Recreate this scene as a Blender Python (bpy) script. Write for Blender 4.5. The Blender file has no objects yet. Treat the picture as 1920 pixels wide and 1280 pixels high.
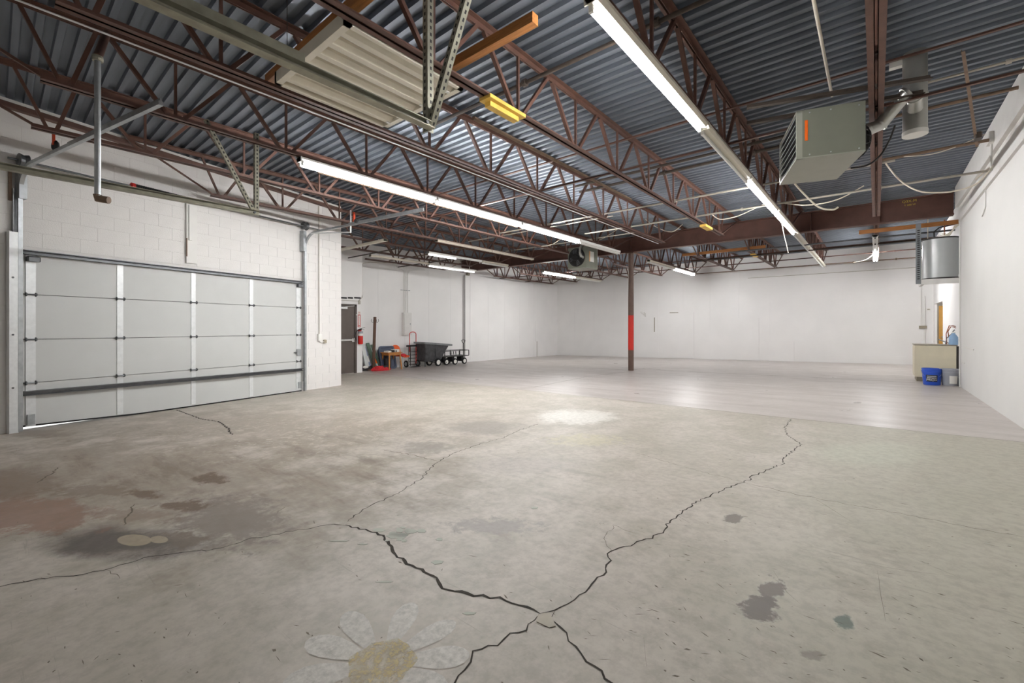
import bpy, math, random
from mathutils import Matrix, Vector
random.seed(7)
scene = bpy.context.scene
col = scene.collection

# ------------------------------------------------------------------ scale, camera, world, exposure
S = 1.089                      # survey units -> metres
EYE = 1.3                      # eye height in survey units
FOC, HOR = 816.0, 612.0        # focal length and horizon in pixels of the 1920x1280 frame
YAW = math.atan(683.0 / 816.0)
CO, SI = math.cos(YAW), math.sin(YAW)

cd = bpy.data.cameras.new('camera')
cam = bpy.data.objects.new('camera', cd)
col.objects.link(cam)
cam.location = (0, 0, EYE * S)
cam.rotation_euler = (math.pi / 2, 0, YAW)
cd.sensor_width = 36
cd.lens = FOC / 1920 * 36
cd.shift_y = -(640 - HOR) / 1920
cd.clip_start = .02
scene.camera = cam
scene.cycles.max_bounces = 5
scene.cycles.use_light_tree = False
scene.cycles.caustics_reflective = False
scene.cycles.caustics_refractive = False

world = bpy.data.worlds.new('world')
scene.world = world
world.use_nodes = True
wb = world.node_tree.nodes['Background']
wb.inputs[0].default_value = (.97, .98, 1, 1)
wb.inputs[1].default_value = .5
TUBE_STRENGTH = 165.0
sd = bpy.data.lights.new('sun', 'SUN'); sd.energy = 9; sd.angle = .02
sun = bpy.data.objects.new('sun', sd); col.objects.link(sun)
sun.rotation_euler = Vector((.62, .22, -.75)).to_track_quat('-Z', 'Y').to_euler()

scene.view_settings.view_transform = 'Standard'
scene.view_settings.look = 'None'
scene.view_settings.gamma = 1
scene.view_settings.use_curve_mapping = False
scene.view_settings.exposure = -0.06

# ------------------------------------------------------------------ survey helpers (pixel -> place on a real plane)
def ray(px, py):
    a = (px - 960) / FOC
    return Vector((CO * a - SI, SI * a + CO, -(py - HOR) / FOC))
def FZ(x, y):                   # the slab falls gently towards the left and the back
    return EYE - (1.146 + .0073 * y - .0195 * x)
def F(px, py):
    r = ray(px, py)
    t = 1.146 / (-r.z - .0073 * r.y + .0195 * r.x)
    return Vector((r.x * t, r.y * t, EYE + r.z * t))
def PX(px, py, x):
    r = ray(px, py); t = x / r.x
    return Vector((x, r.y * t, EYE + r.z * t))
def PY(px, py, y):
    r = ray(px, py); t = y / r.y
    return Vector((r.x * t, y, EYE + r.z * t))
def PZ(px, py, z):
    r = ray(px, py); t = (z - EYE) / r.z
    return Vector((r.x * t, r.y * t, z))

# ------------------------------------------------------------------ materials
MATS = {}
def srgb(r, g, b):
    f = lambda c: (c / 255 / 12.92) if c <= 10.3 else ((c / 255 + .055) / 1.055) ** 2.4
    return (f(r), f(g), f(b), 1)
def mat(name, c, rough=.6, metal=0, var=.08, scale=6, bump=0, bscale=40, spec=.5, stretch=None):
    m = bpy.data.materials.new(name); m.use_nodes = True
    nt = m.node_tree; N = nt.nodes; L = nt.links
    b = N['Principled BSDF']
    b.inputs['Roughness'].default_value = rough
    b.inputs['Metallic'].default_value = metal
    b.inputs['Specular IOR Level'].default_value = spec
    tc = N.new('ShaderNodeTexCoord')
    src = tc.outputs['Object']
    if stretch:
        mp = N.new('ShaderNodeMapping'); mp.inputs['Scale'].default_value = stretch
        L.new(src, mp.inputs[0]); src = mp.outputs[0]
    no = N.new('ShaderNodeTexNoise'); no.inputs['Scale'].default_value = scale
    no.inputs['Detail'].default_value = 5
    L.new(src, no.inputs['Vector'])
    mx = N.new('ShaderNodeMix'); mx.data_type = 'RGBA'
    d = tuple(max(0, v * (1 - var)) for v in c[:3]) + (1,)
    l = tuple(min(1, v * (1 + var)) for v in c[:3]) + (1,)
    mx.inputs[6].default_value = d; mx.inputs[7].default_value = l
    rr = N.new('ShaderNodeMapRange'); rr.inputs[1].default_value = .3; rr.inputs[2].default_value = .7
    L.new(no.outputs[0], rr.inputs[0]); L.new(rr.outputs[0], mx.inputs[0])
    L.new(mx.outputs[2], b.inputs['Base Color'])
    if bump:
        n2 = N.new('ShaderNodeTexNoise'); n2.inputs['Scale'].default_value = bscale; n2.inputs['Detail'].default_value = 4
        L.new(src, n2.inputs['Vector'])
        bp = N.new('ShaderNodeBump'); bp.inputs['Strength'].default_value = bump; bp.inputs['Distance'].default_value = .01
        L.new(n2.outputs[0], bp.inputs['Height']); L.new(bp.outputs[0], b.inputs['Normal'])
    MATS[name] = m
    return m
def emit(name, c, s):
    m = bpy.data.materials.new(name); m.use_nodes = True
    nt = m.node_tree
    b = nt.nodes['Principled BSDF']
    b.inputs['Base Color'].default_value = (.9, .9, .9, 1)
    b.inputs['Emission Color'].default_value = c
    b.inputs['Emission Strength'].default_value = s
    MATS[name] = m

mat('wall_paint', srgb(240, 238, 236), .55, var=.025, scale=1.2, bump=.12, bscale=14)
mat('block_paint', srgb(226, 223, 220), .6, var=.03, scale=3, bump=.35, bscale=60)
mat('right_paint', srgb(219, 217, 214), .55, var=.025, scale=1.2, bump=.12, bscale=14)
mat('mortar', srgb(222, 219, 215), .8, var=.05, scale=8)
mat('trim_paint', srgb(226, 224, 220), .5, var=.03)
mat('deck_metal', srgb(112, 118, 127), .48, metal=.55, var=.16, scale=1.6, bump=.05, bscale=9, stretch=(.6, 6, 1))
mat('roof', srgb(90, 90, 92), .9)
mat('oxide', srgb(94, 65, 54), .55, var=.22, scale=7, bump=.1)
mat('oxide_dark', srgb(88, 58, 49), .6, var=.2, scale=4)
mat('column_brown', srgb(98, 76, 66), .5, var=.12, scale=9)
mat('column_red', srgb(206, 44, 30), .45, var=.08)
mat('galv', srgb(172, 176, 178), .35, metal=.75, var=.14, scale=14)
mat('galv_white', srgb(218, 220, 220), .38, metal=.35, var=.06, scale=20)
mat('galv_old', srgb(156, 154, 138), .5, metal=.55, var=.22, scale=9)
mat('galv_dark', srgb(96, 98, 100), .4, metal=.7, var=.15, scale=14)
mat('galv_mid', srgb(128, 132, 136), .5, metal=.3, var=.1)
mat('flue', srgb(182, 182, 176), .3, metal=.7, var=.12, scale=5)
mat('door_panel', srgb(196, 197, 195), .5, var=.02, scale=3, bump=.1, bscale=180)
mat('black', srgb(28, 27, 27), .6, var=.2)
mat('rubber', srgb(22, 21, 21), .85, var=.25, scale=20)
mat('steel_dark', srgb(58, 54, 52), .5, metal=.3, var=.2)
mat('white_enamel', srgb(232, 231, 226), .35, var=.03)
mat('fixture_cream', srgb(222, 216, 200), .4, var=.05)
mat('fixture_tan', srgb(206, 198, 182), .45, var=.06)
mat('wood_orange', srgb(164, 108, 56), .55, var=.25, scale=5, stretch=(1, 12, 12))
mat('wood_yellow', srgb(224, 184, 84), .5, var=.12, scale=6)
mat('heater_green', srgb(118, 120, 108), .45, var=.04)
mat('heater_green_light', srgb(150, 151, 140), .45, var=.04)
mat('orange_label', srgb(232, 104, 22), .5)
mat('white_label', srgb(235, 233, 226), .5, var=.03)
mat('tan_label', srgb(214, 160, 104), .5)
mat('cable_white', srgb(222, 214, 198), .5)
mat('cable_black', srgb(34, 32, 30), .5)
mat('conduit', srgb(186, 180, 168), .45, metal=.3, var=.1)
mat('pipe_grey', srgb(168, 166, 162), .5, var=.05)
mat('pipe_dark', srgb(66, 56, 48), .6, var=.25, scale=12)
mat('pipe_brown', srgb(122, 100, 82), .6, var=.2, scale=12)
mat('door_brown', srgb(92, 82, 76), .45, var=.06)
mat('door_frame_brown', srgb(76, 66, 60), .45, var=.06)
mat('chrome', srgb(210, 210, 208), .25, metal=.8, var=.05)
mat('red_paint', srgb(200, 38, 32), .35, var=.06)
mat('sign_red', srgb(196, 48, 48), .5)
mat('brown_wood', srgb(92, 62, 44), .5, var=.2, scale=6)
mat('table_wood', srgb(188, 124, 60), .5, var=.18, scale=8)
mat('chair_orange', srgb(236, 98, 30), .4, var=.05)
mat('tub_blue', srgb(66, 74, 94), .45, var=.1)
mat('truck_black', srgb(66, 66, 68), .55, var=.35, scale=9, bump=.15)
mat('truck_rim', srgb(128, 130, 132), .55, var=.12)
mat('board_white', srgb(214, 216, 214), .55, var=.06)
mat('board_green', srgb(92, 112, 96), .55, var=.15)
mat('board_blue', srgb(140, 152, 176), .55, var=.12)
mat('rag_red', srgb(190, 36, 44), .8, var=.25, scale=14)
mat('rag_black', srgb(40, 38, 40), .8, var=.3, scale=14)
mat('bucket_blue', srgb(38, 84, 196), .4, var=.06)
mat('bucket_grey', srgb(160, 163, 170), .5, var=.06)
mat('label_dark', srgb(36, 42, 56), .5)
mat('cabinet_cream', srgb(226, 217, 192), .55, var=.05, scale=4)
mat('cabinet_edge', srgb(150, 142, 124), .55, var=.12)
mat('tank_grey', srgb(190, 194, 194), .22, var=.02, spec=.6)
mat('copper', srgb(150, 92, 66), .4, metal=.6, var=.2)
mat('light_blue', srgb(152, 186, 222), .35, var=.05)
mat('door_honey', srgb(226, 176, 96), .5, var=.1, scale=4)
mat('yellow_mark', srgb(206, 186, 70), .6)
mat('crack_dark', srgb(58, 52, 45), .95, var=.3, scale=30)
mat('crack_soft', srgb(112, 103, 92), .95, var=.2, scale=30)
mat('joint_dark', srgb(120, 112, 102), .95, var=.2, scale=30)
mat('slab_chip', srgb(178, 171, 156), .7, var=.08, scale=12)
mat('paint_flake', srgb(170, 172, 158), .6, var=.06)
mat('orange_red', srgb(214, 76, 40), .5)
mat('asphalt', srgb(190, 190, 188), .9, var=.05)
emit('tube_lit', (.985, .985, .99, 1), TUBE_STRENGTH)
mat('tube_off', srgb(228, 228, 222), .3, var=.02)
emit('far_room_light', (1, .97, .9, 1), 5)
emit('tube_dim', (1, .985, .95, 1), 9)

def paint_worn(name, c, lo, hi, sc=9):
    """paint worn through to the slab: noise-driven gaps"""
    m = bpy.data.materials.new(name); m.use_nodes = True
    N = m.node_tree.nodes; L = m.node_tree.links
    b = N['Principled BSDF']; b.inputs['Base Color'].default_value = c; b.inputs['Roughness'].default_value = .6
    tc = N.new('ShaderNodeTexCoord'); no = N.new('ShaderNodeTexNoise')
    no.inputs['Scale'].default_value = sc; no.inputs['Detail'].default_value = 8; no.inputs['Roughness'].default_value = .75
    L.new(tc.outputs['Object'], no.inputs['Vector'])
    mr = N.new('ShaderNodeMapRange'); mr.inputs[1].default_value = .36; mr.inputs[2].default_value = .6
    mr.inputs[3].default_value = lo; mr.inputs[4].default_value = hi
    L.new(no.outputs[0], mr.inputs[0]); L.new(mr.outputs[0], b.inputs['Alpha'])
    MATS[name] = m
paint_worn('daisy_white', srgb(232, 228, 220), .5, .75, 30)
paint_worn('daisy_yellow', srgb(208, 188, 126), .0, .6, 30)

# ------------------------------------------------------------------ mesh builder
class MB:
    def __init__(s): s.v = []; s.f = []
    def add(s, vs, fs):
        o = len(s.v); s.v += [Vector(v) for v in vs]; s.f += [tuple(i + o for i in f) for f in fs]; return s
    def box(s, a, b):
        (x0, y0, z0), (x1, y1, z1) = a, b
        return s.add([(x0, y0, z0), (x1, y0, z0), (x1, y1, z0), (x0, y1, z0), (x0, y0, z1), (x1, y0, z1), (x1, y1, z1), (x0, y1, z1)],
                     [(0, 3, 2, 1), (4, 5, 6, 7), (0, 1, 5, 4), (1, 2, 6, 5), (2, 3, 7, 6), (3, 0, 4, 7)])
    def cbox(s, a, b, c=.006):
        """box with chamfered vertical and top edges"""
        (x0, y0, z0), (x1, y1, z1) = a, b
        pts = [(x0 + c, y0), (x1 - c, y0), (x1, y0 + c), (x1, y1 - c), (x1 - c, y1), (x0 + c, y1), (x0, y1 - c), (x0, y0 + c)]
        ins = [(x0 + 2 * c, y0 + c), (x1 - 2 * c, y0 + c), (x1 - c, y0 + 2 * c), (x1 - c, y1 - 2 * c), (x1 - 2 * c, y1 - c), (x0 + 2 * c, y1 - c), (x0 + c, y1 - 2 * c), (x0 + c, y0 + 2 * c)]
        return s.loft([[(x, y, z0 + c) if 0 else (x, y, z0) for x, y in pts], [(x, y, z1 - c) for x, y in pts], [(x, y, z1) for x, y in ins]])
    def loft(s, rings, caps=True, close=True):
        n = len(rings[0]); vs = [p for r in rings for p in r]; fs = []
        for k in range(len(rings) - 1):
            for i in range(n if close else n - 1):
                j = (i + 1) % n
                fs.append((k * n + i, k * n + j, (k + 1) * n + j, (k + 1) * n + i))
        if caps:
            fs.append(tuple(reversed(range(n)))); fs.append(tuple((len(rings) - 1) * n + i for i in range(n)))
        return s.add(vs, fs)
    def frame(s, p, q, up=(0, 0, 1)):
        p, q = Vector(p), Vector(q); d = (q - p).normalized(); u = Vector(up)
        if abs(d.dot(u)) > .98: u = Vector((0, 1, 0)) if abs(d.y) < .9 else Vector((1, 0, 0))
        a = d.cross(u).normalized(); b = a.cross(d).normalized()
        return p, q, a, b
    def prof(s, p, q, pts, up=(0, 0, 1)):
        """extrude a closed 2-D profile from p to q"""
        p, q, a, b = s.frame(p, q, up)
        return s.loft([[p + a * x + b * y for x, y in pts], [q + a * x + b * y for x, y in pts]])
    def bar(s, p, q, w, h, up=(0, 0, 1)):
        return s.prof(p, q, [(-w / 2, -h / 2), (w / 2, -h / 2), (w / 2, h / 2), (-w / 2, h / 2)], up)
    def angle(s, p, q, w, t, up=(0, 0, 1), sx=1, sy=1):
        pts = [(0, 0), (w * sx, 0), (w * sx, t * sy), (t * sx, t * sy), (t * sx, w * sy), (0, w * sy)]
        if sx * sy < 0: pts = pts[::-1]
        return s.prof(p, q, pts, up)
    def cyl(s, p, q, r, n=12, r2=None):
        p, q, a, b = s.frame(p, q); r2 = r if r2 is None else r2
        cs = [(math.cos(2 * math.pi * i / n), math.sin(2 * math.pi * i / n)) for i in range(n)]
        return s.loft([[p + (a * x + b * y) * r for x, y in cs], [q + (a * x + b * y) * r2 for x, y in cs]])
    def tube(s, pts, r, n=8, closed=False):
        pts = [Vector(p) for p in pts]; rings = []; prev = None
        for i, p in enumerate(pts):
            if closed: d = pts[(i + 1) % len(pts)] - pts[i - 1]
            else: d = pts[min(i + 1, len(pts) - 1)] - pts[max(i - 1, 0)]
            d.normalize()
            if prev is None:
                u = Vector((0, 0, 1)) if abs(d.z) < .9 else Vector((1, 0, 0))
            else: u = prev
            a = d.cross(u).normalized(); b = a.cross(d).normalized(); prev = b
            rings.append([p + (a * math.cos(2 * math.pi * k / n) + b * math.sin(2 * math.pi * k / n)) * r for k in range(n)])
        if closed: rings.append(rings[0]); return s.loft(rings, caps=False)
        return s.loft(rings)
    def lathe(s, prof, n=20, c=(0, 0, 0), axis='z', cap=True):
        rings = []
        for r, h in prof:
            ring = []
            for i in range(n):
                x, y = r * math.cos(2 * math.pi * i / n), r * math.sin(2 * math.pi * i / n)
                p = (x, y, h) if axis == 'z' else ((h, x, y) if axis == 'x' else (y, h, x))
                ring.append((p[0] + c[0], p[1] + c[1], p[2] + c[2]))
            rings.append(ring)
        return s.loft(rings, caps=cap)
    def quad(s, *p): return s.add(p, [tuple(range(len(p)))])
    def xf(s, m):
        s.v = [m @ v for v in s.v]; return s
    def mesh(s, name, m, inv=None, smooth=False):
        me = bpy.data.meshes.new(name)
        vs = [(inv @ v if inv else v) * S for v in s.v]
        me.from_pydata([tuple(v) for v in vs], [], s.f); me.update()
        if m: me.materials.append(MATS[m] if isinstance(m, str) else m)
        if smooth:
            for p in me.polygons: p.use_smooth = True
            try: me.set_sharp_from_angle(angle=math.radians(40))
            except Exception: pass
        return me
    def build(s, name, m, parent=None, world=False, smooth=False):
        inv = None
        if world and parent is not None:
            q = parent
            while q.parent: q = q.parent
            if q.name in TM: inv = TM[q.name].inverted()
        o = bpy.data.objects.new(name, s.mesh(name, m, inv, smooth)); col.objects.link(o)
        if parent is not None: o.parent = parent
        return o
TM = {}
def tag(o, label=None, cat=None, group=None, kind=None):
    if label: o['label'] = label
    if cat: o['category'] = cat
    if group: o['group'] = group
    if kind: o['kind'] = kind
    return o
def thing(name, label, cat, loc=(0, 0, 0), rz=0, group=None, kind=None):
    o = bpy.data.objects.new(name, None); col.objects.link(o); o.empty_display_size = .1
    o.location = Vector(loc) * S; o.rotation_euler = (0, 0, rz)
    TM[o.name] = Matrix.Translation(Vector(loc)) @ Matrix.Rotation(rz, 4, 'Z')
    return tag(o, label, cat, group, kind)
def inst(me, name, parent, loc, rz=0, scale=None):
    o = bpy.data.objects.new(name, me); col.objects.link(o); o.parent = parent
    o.location = Vector(loc) * S; o.rotation_euler = (0, 0, rz)
    if scale: o.scale = scale
    return o
def text(name, body, size, m, parent, mat4, extrude=.0008, align='CENTER'):
    cu = bpy.data.curves.new(name, 'FONT'); cu.body = body; cu.size = size * S; cu.extrude = extrude
    cu.align_x = align; cu.align_y = 'CENTER'; cu.materials.append(MATS[m])
    tmp = bpy.data.objects.new(name, cu); col.objects.link(tmp); bpy.context.view_layer.update()
    me = bpy.data.meshes.new_from_object(tmp.evaluated_get(bpy.context.evaluated_depsgraph_get())); bpy.data.objects.remove(tmp)
    me.materials.clear(); me.materials.append(MATS[m])
    o = bpy.data.objects.new(name, me); col.objects.link(o)
    o.parent = parent
    t = mat4.translation * S
    mm = mat4.copy(); mm.translation = t
    o.matrix_local = mm
    return o
def arc(c, r, a0, a1, n, ax=(1, 0, 0), ay=(0, 0, 1)):
    c, ax, ay = Vector(c), Vector(ax), Vector(ay)
    return [c + ax * r * math.cos(a0 + (a1 - a0) * i / n) + ay * r * math.sin(a0 + (a1 - a0) * i / n) for i in range(n + 1)]
def sag(p, q, drop, n=14):
    p, q = Vector(p), Vector(q)
    return [p.lerp(q, i / n) - Vector((0, 0, drop * 4 * (i / n) * (1 - i / n))) for i in range(n + 1)]

# ------------------------------------------------------------------ key dimensions
DECK = 4.10
CHORD = 3.45                    # underside of joist bottom chords
XR = 1.30                       # right wall
XL = -13.30                     # far left wall
XD = -12.39                     # bumped-out wall with the exit door
YB = 19.70                      # back wall
YBEAM = 12.60
G0 = Vector((-8.201, .235, 0)); GE = Vector((-.2671, .9637, 0)); GN = Vector((.9637, .2671, 0))
def G(s, d, z):                 # point on the garage wall: along, out into the room, height
    p = G0 + GE * s + GN * d; return Vector((p.x, p.y, z))
def gfloor(s, d=0):
    p = G0 + GE * s + GN * d; return FZ(p.x, p.y)
YREAR = -5.0

# ------------------------------------------------------------------ floor
def floor_material(far_side):
    name = 'slab_far' if far_side else 'slab_near'
    m = bpy.data.materials.new(name); m.use_nodes = True
    nt = m.node_tree; N = nt.nodes; L = nt.links
    b = N['Principled BSDF']
    tc = N.new('ShaderNodeTexCoord')
    sc_ = N.new('ShaderNodeVectorMath'); sc_.operation = 'SCALE'; sc_.inputs['Scale'].default_value = 1 / S
    L.new(tc.outputs['Object'], sc_.inputs[0]); P = sc_.outputs[0]
    def sock(v, inp):
        if hasattr(v, 'is_linked'): L.new(v, inp)
        else: inp.default_value = v
    def math_(op, a, b_=None, c_=None):
        n = N.new('ShaderNodeMath'); n.operation = op
        for i, v in enumerate((a, b_, c_)):
            if v is not None: sock(v, n.inputs[i])
        return n.outputs[0]
    def noise(scale, detail=4, rough=.6, stretch=None):
        vec = P
        if stretch:
            mp = N.new('ShaderNodeMapping'); mp.inputs['Scale'].default_value = stretch; L.new(vec, mp.inputs[0]); vec = mp.outputs[0]
        n = N.new('ShaderNodeTexNoise'); n.inputs['Scale'].default_value = scale
        n.inputs['Detail'].default_value = detail; n.inputs['Roughness'].default_value = rough
        L.new(vec, n.inputs['Vector']); return n.outputs[0]
    def ramp(v, a, b_, c=0.0, d=1.0):
        n = N.new('ShaderNodeMapRange'); n.interpolation_type = 'SMOOTHSTEP'
        for i, q in ((1, a), (2, b_), (3, c), (4, d)): n.inputs[i].default_value = q
        L.new(v, n.inputs[0]); return n.outputs[0]
    def mix(f, a, b_):
        n = N.new('ShaderNodeMix'); n.data_type = 'RGBA'
        sock(f, n.inputs[0]); sock(a, n.inputs[6]); sock(b_, n.inputs[7])
        return n.outputs[2]
    n_mid = noise(2.2, 4, .65); n_fine = noise(20, 3, .7)
    if far_side:
        streak = noise(1.6, 4, .7, stretch=(.35, 2.2, 1))
        base = mix(ramp(streak, .3, .7), srgb(176, 167, 161), srgb(196, 188, 183))
        base = mix(ramp(noise(3, 4, .8, stretch=(.25, 6, 1)), .58, .7, 0, .35), base, srgb(146, 138, 130))
        base = mix(ramp(n_fine, .35, .7, 0, .12), base, srgb(120, 113, 102))
        ro = math_('MULTIPLY_ADD', n_mid, .25, .2)
    else:
        sep = N.new('ShaderNodeSeparateXYZ'); L.new(P, sep.inputs[0])
        n_edge = noise(4, 6, .75); n_small = noise(11, 4, .72)
        drag = noise(1.3, 5, .72, stretch=(.7, 2.5, 1))
        base = mix(ramp(n_mid, .36, .66), srgb(178, 171, 158), srgb(198, 189, 179))
        base = mix(ramp(sep.outputs[0], -1.0, .3, 0, .6), base, srgb(186, 184, 168))
        base = mix(ramp(n_edge, .5, .68, 0, .4), base, srgb(158, 149, 136))
        def blob(px, py, w, h, nz, soft, st, nsrc=None):
            c = F(px, py); A = F(px + w, py) - c; B = F(px, py + h) - c
            # principal axes of the ellipse c + A cos + B sin
            p_, q_, r_ = A.x * A.x + B.x * B.x, A.x * A.y + B.x * B.y, A.y * A.y + B.y * B.y
            th = .5 * math.atan2(2 * q_, p_ - r_); d_ = math.sqrt(((p_ - r_) / 2) ** 2 + q_ * q_); mn = (p_ + r_) / 2
            r1, r2 = math.sqrt(mn + d_), math.sqrt(max(mn - d_, 1e-6))
            mp = N.new('ShaderNodeMapping'); mp.vector_type = 'TEXTURE'
            mp.inputs['Location'].default_value = (c.x, c.y, 0); mp.inputs['Rotation'].default_value = (0, 0, th); mp.inputs['Scale'].default_value = (r1, r2, 1e6)
            L.new(P, mp.inputs[0])
            ln = N.new('ShaderNodeVectorMath'); ln.operation = 'LENGTH'; L.new(mp.outputs[0], ln.inputs[0])
            small = A.length < .35
            k = nz * (9 if small else 6.5)
            q = math_('MULTIPLY_ADD', nsrc or (n_small if small else n_edge), k, ln.outputs['Value'])
            return ramp(q, 1 - soft + k / 2, 1 + soft + k / 2, st, 0)
        base = mix(math_('MULTIPLY', blob(260, 880, 420, 95, .5, .6, 1, n_mid), ramp(drag, .25, .75, .35, 1)), base, srgb(140, 124, 107))
        base = mix(blob(480, 800, 330, 45, .5, .6, .55, n_mid), base, srgb(148, 134, 120))
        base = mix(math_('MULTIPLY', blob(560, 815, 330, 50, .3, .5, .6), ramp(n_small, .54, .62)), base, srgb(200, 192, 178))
        base = mix(math_('MULTIPLY', blob(420, 870, 520, 110, .4, .6, .6, n_mid), ramp(drag, .52, .66)), base, srgb(118, 104, 90))
        stains_and_glints = [  # px, py, half width, half height, colour, strength, noise, softness
            (225, 1016, 150, 30, (66, 56, 50), .9, .3, .5), (60, 962, 115, 38, (138, 100, 80), .75, .45, .2), (20, 905, 90, 30, (118, 96, 78), .7, .45, .4),
            (430, 972, 95, 50, (124, 112, 104), .75, .35, .4), (395, 897, 30, 10, (92, 68, 44), .95, .3, .3), (270, 926, 28, 8, (100, 76, 52), .95, .3, .3),
            (345, 947, 42, 9, (100, 78, 58), .9, .35, .35), (250, 965, 70, 12, (140, 120, 102), .6, .5, .4), (345, 1010, 35, 16, (112, 98, 84), .7, .4, .4),
            (170, 920, 70, 10, (116, 96, 76), .6, .5, .4), (800, 838, 42, 12, (140, 132, 124), .6, .3, .4), (905, 800, 60, 12, (146, 138, 130), .7, .4, .4),
            (1080, 780, 66, 13, (226, 222, 214), .9, .35, .4), (1095, 824, 60, 10, (198, 190, 160), .6, .5, .4), (1635, 848, 100, 24, (196, 196, 180), .7, .12, .45),  # first entry is a painted glint of the lights, last a paler patch
            (1425, 1140, 36, 24, (106, 97, 93), .9, .3, .2), (1450, 1108, 24, 20, (112, 103, 99), .85, .4, .2), (1375, 972, 16, 9, (116, 108, 100), .85, .3, .2),
            (1585, 1166, 16, 14, (98, 114, 107), .85, .3, .25), (1535, 1226, 22, 8, (138, 130, 120), .7, .4, .3),
            (920, 985, 75, 13, (138, 130, 126), .55, .4, .3), (60, 812, 60, 8, (120, 104, 88), .6, .5, .4), (985, 870, 90, 16, (160, 152, 146), .4, .4, .5)]
        for (px, py, w, h, c, st, nz, so) in stains_and_glints:
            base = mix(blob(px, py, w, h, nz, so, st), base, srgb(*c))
        for (px, py, w, h) in ((252, 1012, 32, 11), (298, 1011, 17, 7)):
            base = mix(blob(px, py, w, h, .015, .06, .85), base, srgb(172, 158, 134))
        base = mix(ramp(noise(3, 4, .8, stretch=(.4, 9, 1)), .62, .7, 0, .3), base, srgb(126, 118, 106))
        base = mix(ramp(n_fine, .35, .7, 0, .26), base, srgb(118, 111, 100))
        ro = math_('MULTIPLY_ADD', n_mid, .25, .38)
    L.new(base, b.inputs['Base Color']); L.new(ro, b.inputs['Roughness'])
    b.inputs['Specular IOR Level'].default_value = .4
    bp = N.new('ShaderNodeBump'); bp.inputs['Strength'].default_value = .12; bp.inputs['Distance'].default_value = .006
    L.new(n_fine, bp.inputs['Height']); L.new(bp.outputs[0], b.inputs['Normal'])
    MATS[name] = m
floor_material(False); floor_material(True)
# two pours, split along the joint
c0 = G(-.9, -.14, 0); c1 = G(5.194, -.14, 0)
xe, xw = XR + 1.2, XL - .3
ye_, yw_ = 6.765 - .0475 * xe, 6.765 - .0475 * xw
near = [(xe, YREAR), (xe, ye_), (xw, yw_), (xw, c1.y), (c1.x, c1.y), (c0.x, c0.y), (-9.7, c0.y), (-9.7, YREAR)]
far = [(xe, ye_), (xe, YB + .3), (xw, YB + .3), (xw, yw_)]
mb = MB()
for poly in (near, far):
    mb.loft([[(x, y, FZ(x, y) - .15) for x, y in poly], [(x, y, FZ(x, y)) for x, y in poly]])
n_near = len(near) + 2
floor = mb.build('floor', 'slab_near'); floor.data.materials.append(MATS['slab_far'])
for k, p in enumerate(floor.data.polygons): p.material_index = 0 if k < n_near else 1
tag(floor, 'worn concrete slab with cracks, stains and a faded painted daisy', kind='structure')

def ribbon(name, pts, w, m, jit=.45, step=.028, lift=.0012, taper=True):
    """an open crack: a ragged strip a millimetre proud of the slab"""
    P3 = [F(*p) for p in pts]; dense = []
    for a, b in zip(P3, P3[1:]):
        n = max(1, min(70, int((b - a).length / step)))
        for i in range(n): dense.append(a.lerp(b, i / n))
    dense.append(P3[-1])
    out = []
    for i, p in enumerate(dense):
        d = dense[min(i + 1, len(dense) - 1)] - dense[max(i - 1, 0)]; d.z = 0
        d.normalize(); n = Vector((-d.y, d.x, 0))
        j = random.uniform(-1, 1) * jit * min(step, .03) if 0 < i < len(dense) - 1 else 0
        ww = w * random.uniform(.65, 1.3) * .5
        if taper: ww *= min(1, (min(i, len(dense) - 1 - i) + .6) / 2.5)
        out.append([p + n * (j + ww), p + n * (j - ww)])
    mb = MB()
    vs = [Vector((q.x, q.y, FZ(q.x, q.y) + lift)) for r in out for q in r]
    mb.add(vs, [(2 * i, 2 * i + 1, 2 * i + 3, 2 * i + 2) for i in range(len(out) - 1)])
    return mb.build(name, m, floor)
CR = [
    ([(1012, 1150), (985, 1140), (935, 1122), (890, 1115), (838, 1108), (815, 1085), (790, 1068), (757, 1052), (742, 1040), (730, 1020), (720, 1003), (690, 995), (648, 984)], .015),
    ([(652, 978), (680, 955), (700, 945), (735, 930), (760, 915), (790, 897), (800, 885), (822, 865), (850, 850), (900, 832), (940, 822), (975, 806), (1012, 794)], .007),
    ([(650, 985), (615, 984), (560, 993), (500, 1005), (470, 1010), (400, 1030), (330, 1038), (270, 1047), (210, 1065), (140, 1078), (60, 1087), (0, 1100), (-60, 1108)], .007),
    ([(1012, 1150), (1040, 1143), (1065, 1132), (1085, 1115), (1110, 1095), (1130, 1078), (1140, 1060), (1147, 1051), (1139, 1038), (1180, 1022), (1220, 1008), (1240, 998), (1255, 980), (1270, 965), (1300, 945), (1340, 925), (1380, 908), (1405, 900), (1410, 893), (1440, 880), (1470, 868), (1466, 860), (1486, 846), (1502, 833), (1475, 815), (1472, 800), (1483, 785)], .008),
    ([(1010, 1152), (1000, 1162), (985, 1180), (960, 1190), (930, 1207), (890, 1222), (880, 1240), (868, 1255), (855, 1280), (842, 1310)], .006),
    ([(1040, 1146), (1038, 1160), (1046, 1178), (1070, 1200), (1090, 1225), (1100, 1240), (1125, 1260), (1150, 1280), (1180, 1310)], .008),
    ([(1003, 1168), (1018, 1172), (1032, 1180), (1044, 1176)], .004),
    ([(330, 768), (350, 775), (375, 785), (410, 790), (425, 800), (435, 815)], .02)]
for pts, w in CR: ribbon('crack', pts, w, 'crack_dark')
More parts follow.
